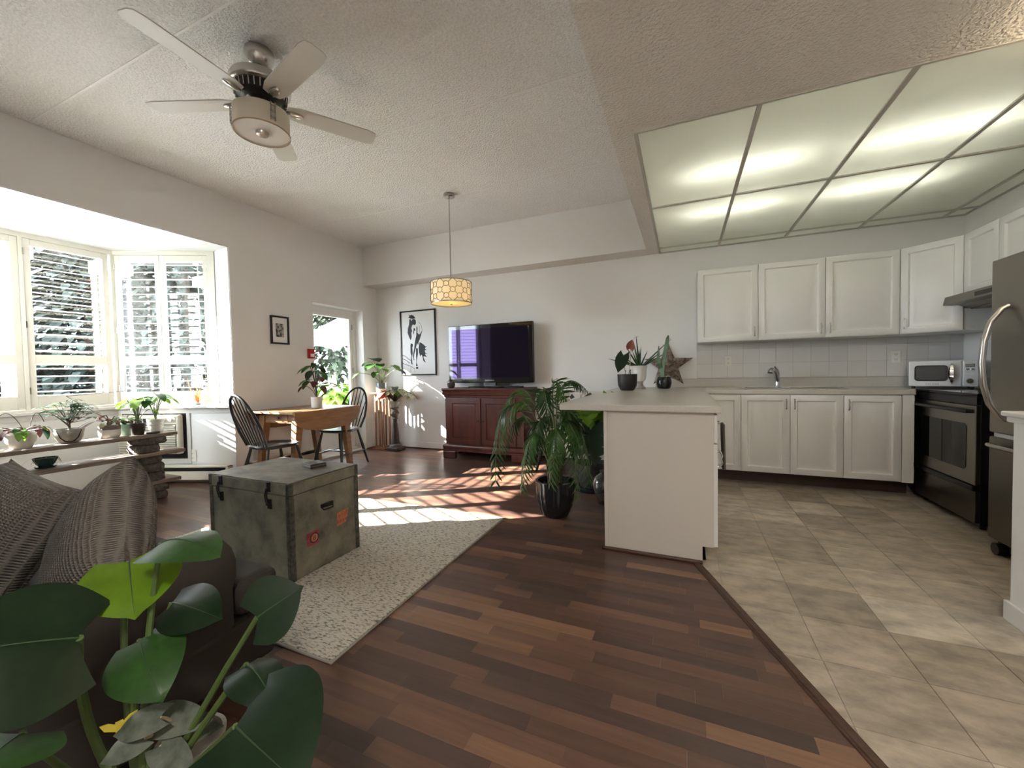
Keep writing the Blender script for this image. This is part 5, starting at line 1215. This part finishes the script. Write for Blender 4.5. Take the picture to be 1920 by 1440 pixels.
t2 = thing('silver_begonia', 'low silver-leaved plant at the foot of the large monstera', 'plant', MC+Vector((.03, .10, .0)))
sb = MC+Vector((.02, .08, .26))
pot(t2, hollow(.05, .065, .10), MC+Vector((.02, .08, .235)), potg, name='pot')
t = t2
for bp_, bd, tp, td, Wd in (((300, 1345), .80, (205, 1375), .78, .055), ((290, 1350), .84, (372, 1345), .80, .065), ((270, 1385), .80, (190, 1425), .76, .05), ((300, 1400), .80, (345, 1440), .75, .055), ((330, 1385), .86, (395, 1360), .84, .045)):
    b, e = at(*bp_, bd), at(*tp, td); mb = MB(); leaf(mb, b, e-b, (.4, -.5, .8), (e-b).length*1.05, Wd, 'heart', .5, .1, nu=12, nv=3, wave=.06); mb.build('leaf', leafs, t2, world=True, smooth='all')
    MB().tube(bez(sb+Vector((0, 0, .06)), (sb+b)/2+Vector((0, 0, .06)), b, 6), .003, 6).build('stem', mat('pale_stem', (.42, .33, .22), .5), t2, world=True)
t = thing('plant_clip', 'small yellow butterfly clip on the monstera stem', 'plant clip', at(222, 1362, .82))
ym = mat('yellow_plastic', (.62, .50, .06), .4); cc = at(224, 1362, .815)
MB().prism([(-.006, -.012), (.006, -.012), (.006, .012), (-.006, .012)], 0, .008, frameM(cc, (.35, .93, 0), Zv, (.93, -.35, 0))).build('clasp', ym, t, world=True)
for sg in (-1, 1): MB().prism([(sg*.006, -.004), (sg*.022, .006), (sg*.028, .020), (sg*.016, .018), (sg*.006, .010)], .003, .006, frameM(cc, (.35, .93, 0), Zv, (.93, -.35, 0))).build('wing', ym, t, world=True)

# ================================================================== OUTDOORS
struct(MB().box(-60, -4.62, -30, 60, -.5, -.3).build('ground', mat('lawn', (.06, .085, .035), .95, var=(3, .4))))
struct(MB().box(-12, -4.62, -8, 12, -.3, -.28).build('ground_bounce_slab', mat('pale_bounce_slab', (.70, .69, .67), .9, var=(2, .15))))  # pale slab added to bounce daylight up through the windows onto the ceiling
R2 = random.Random(3)
needle = mat('conifer_needles', (.009, .017, .012), .9, var=(6, .5)); needle2 = mat('broad_foliage', (.020, .034, .013), .9, var=(5, .5))
def tree(name, label, x, y, h, r, m, n, zb=.15):
    t = thing(name, label, 'tree', (x, y, -.3), 0, 'trees outside the bay window')
    MB().tube([(x, y, -.3), (x, y, h*.9)], [.16, .03], 8).build('trunk', stemb, t, world=True)
    mb = MB()
    for k in range(n):
        u = R2.random(); z = -.3+h*(zb+(1-zb)*u); rr = r*(1-u)**.7*(.4+.6*R2.random()); a = R2.uniform(0, 2*PI)
        p = Vector((x+rr*math.cos(a), y+rr*math.sin(a), z)); d = Vector((math.cos(a), math.sin(a), R2.uniform(-.5, .3)))
        leaf(mb, p, d, (0, 0, 1), R2.uniform(.3, .6), R2.uniform(.10, .2), 'lance', .5, .2, nu=3, nv=1)
    mb.build('foliage', m, t, world=True)['kind'] = 'stuff'
tree('conifer', 'dark spruce tree seen through the narrow shutters', -12.5, 6.6, 7.5, 2.3, needle, 5200)
tree('conifer', 'dense spruce tree seen through the shutters near the bay corner', -13.5, 5.0, 6.0, 2.3, needle, 4600)
tree('conifer', 'low broad evergreen seen at the foot of the wide shutter', -15.0, 3.6, 2.6, 2.6, needle2, 2600, .05)
tree('conifer', 'green tree seen through the balcony door glass', -11.5, 10.6, 5.5, 2.4, needle2, 4200)
tree('shrub', 'leafy shrub growing just outside the balcony door', -5.9, 5.45, 1.25, .5, leafl, 420, .2)
tree('shrub', 'dense shrub added out of view to shade the balcony door glass', -5.62, 3.72, 1.55, .52, needle2, 1000, .05)  # added, hidden from the camera; keeps sun off the lower door glass
bld = thing('neighbour_building', 'pale grey house seen through the wide shutters', 'building', (-21, 4, -.3))
MB().box(-24, -21, -3, 8.5, -.3, 6.2).build('wall', mat('pale_siding', (.42, .46, .50), .8), bld, world=True)
MB().prism([(-25, 6.2), (-20.6, 6.2), (-22.6, 8.2)], 0, 12.2, frameM((0, -3.3, 0), (1, 0, 0), (0, 0, 1), (0, 1, 0)) ).build('roof', mat('roof_slate', (.08, .08, .09), .8), bld, world=True)
for y_ in (-1.5, 1.0, 3.5, 6.0):
    for z in (.8, 3.6):
        f_ = MB().box(-21.05, -20.98, y_, y_+1.1, z, z+1.4).build('window_frame', trimw, bld, world=True)
        MB().box(-20.98, -20.96, y_+.08, y_+1.02, z+.08, z+1.32).build('pane', blackg, f_, world=True)
for y_, lab in ((2.44, 'beige porch column outside the wide shutter, near the bay corner'), (1.55, 'beige porch column outside the shutter cut by the photo edge')):
    t = thing('porch_column', lab, 'column', (-6.9, y_+.35, -.3), 0, 'porch columns outside the bay window')
    colm = mat('column_beige', (.22, .19, .16), .8)
    MB().lathe([(.085, 0), (.08, 2.6)], (-6.9, y_+.35, -.1), 20, flute=(20, .03)).build('shaft', colm, t, world=True, smooth=True)
    MB().box(-7.06, -6.74, y_+.19, y_+.51, -.3, -.1).build('base', colm, t, world=True); MB().box(-7.06, -6.74, y_+.19, y_+.51, 2.5, 2.65).build('capital', colm, t, world=True)
t = thing('gazebo', 'patio gazebo with gathered grey valance outside the balcony door', 'gazebo', (-7.6, 7.0, -.3))
gz = mat('gazebo_fabric', (.055, .062, .066), .7); gr = mat('gazebo_canopy', (.020, .023, .026), .8)
for x, y_ in ((-6.5, 7.3), (-8.7, 7.3), (-6.5, 9.3), (-8.7, 9.3)): MB().box(x-.05, x+.05, y_-.05, y_+.05, -.3, 2.05).build('post', gz, t, world=True)
MB().loft([[(-6.3, 7.1, 2.05), (-8.9, 7.1, 2.05), (-8.9, 9.5, 2.05), (-6.3, 9.5, 2.05)], [(-7.4, 8.1, 2.9), (-7.8, 8.1, 2.9), (-7.8, 8.5, 2.9), (-7.4, 8.5, 2.9)]]).build('canopy', gr, t, world=True)
mb = MB(); mb.grid(lambda u, v: Vector((-8.9+2.6*u, 7.08+.04*math.sin(u*60), 2.06-v*(.22+.16*(4*((u*2) % 1-.5)**2)))), 90, 6); mb.grid(lambda u, v: Vector((-6.28+.04*math.sin(u*60), 7.1+2.4*u, 2.06-v*(.22+.16*(4*((u*2) % 1-.5)**2)))), 90, 6)
mb.build('valance', gz, t, world=True, smooth='all')
for z in (.55, .15): MB().box(-8.7, -6.5, 7.28, 7.32, z, z+.06).build('rail', gz, t, world=True)
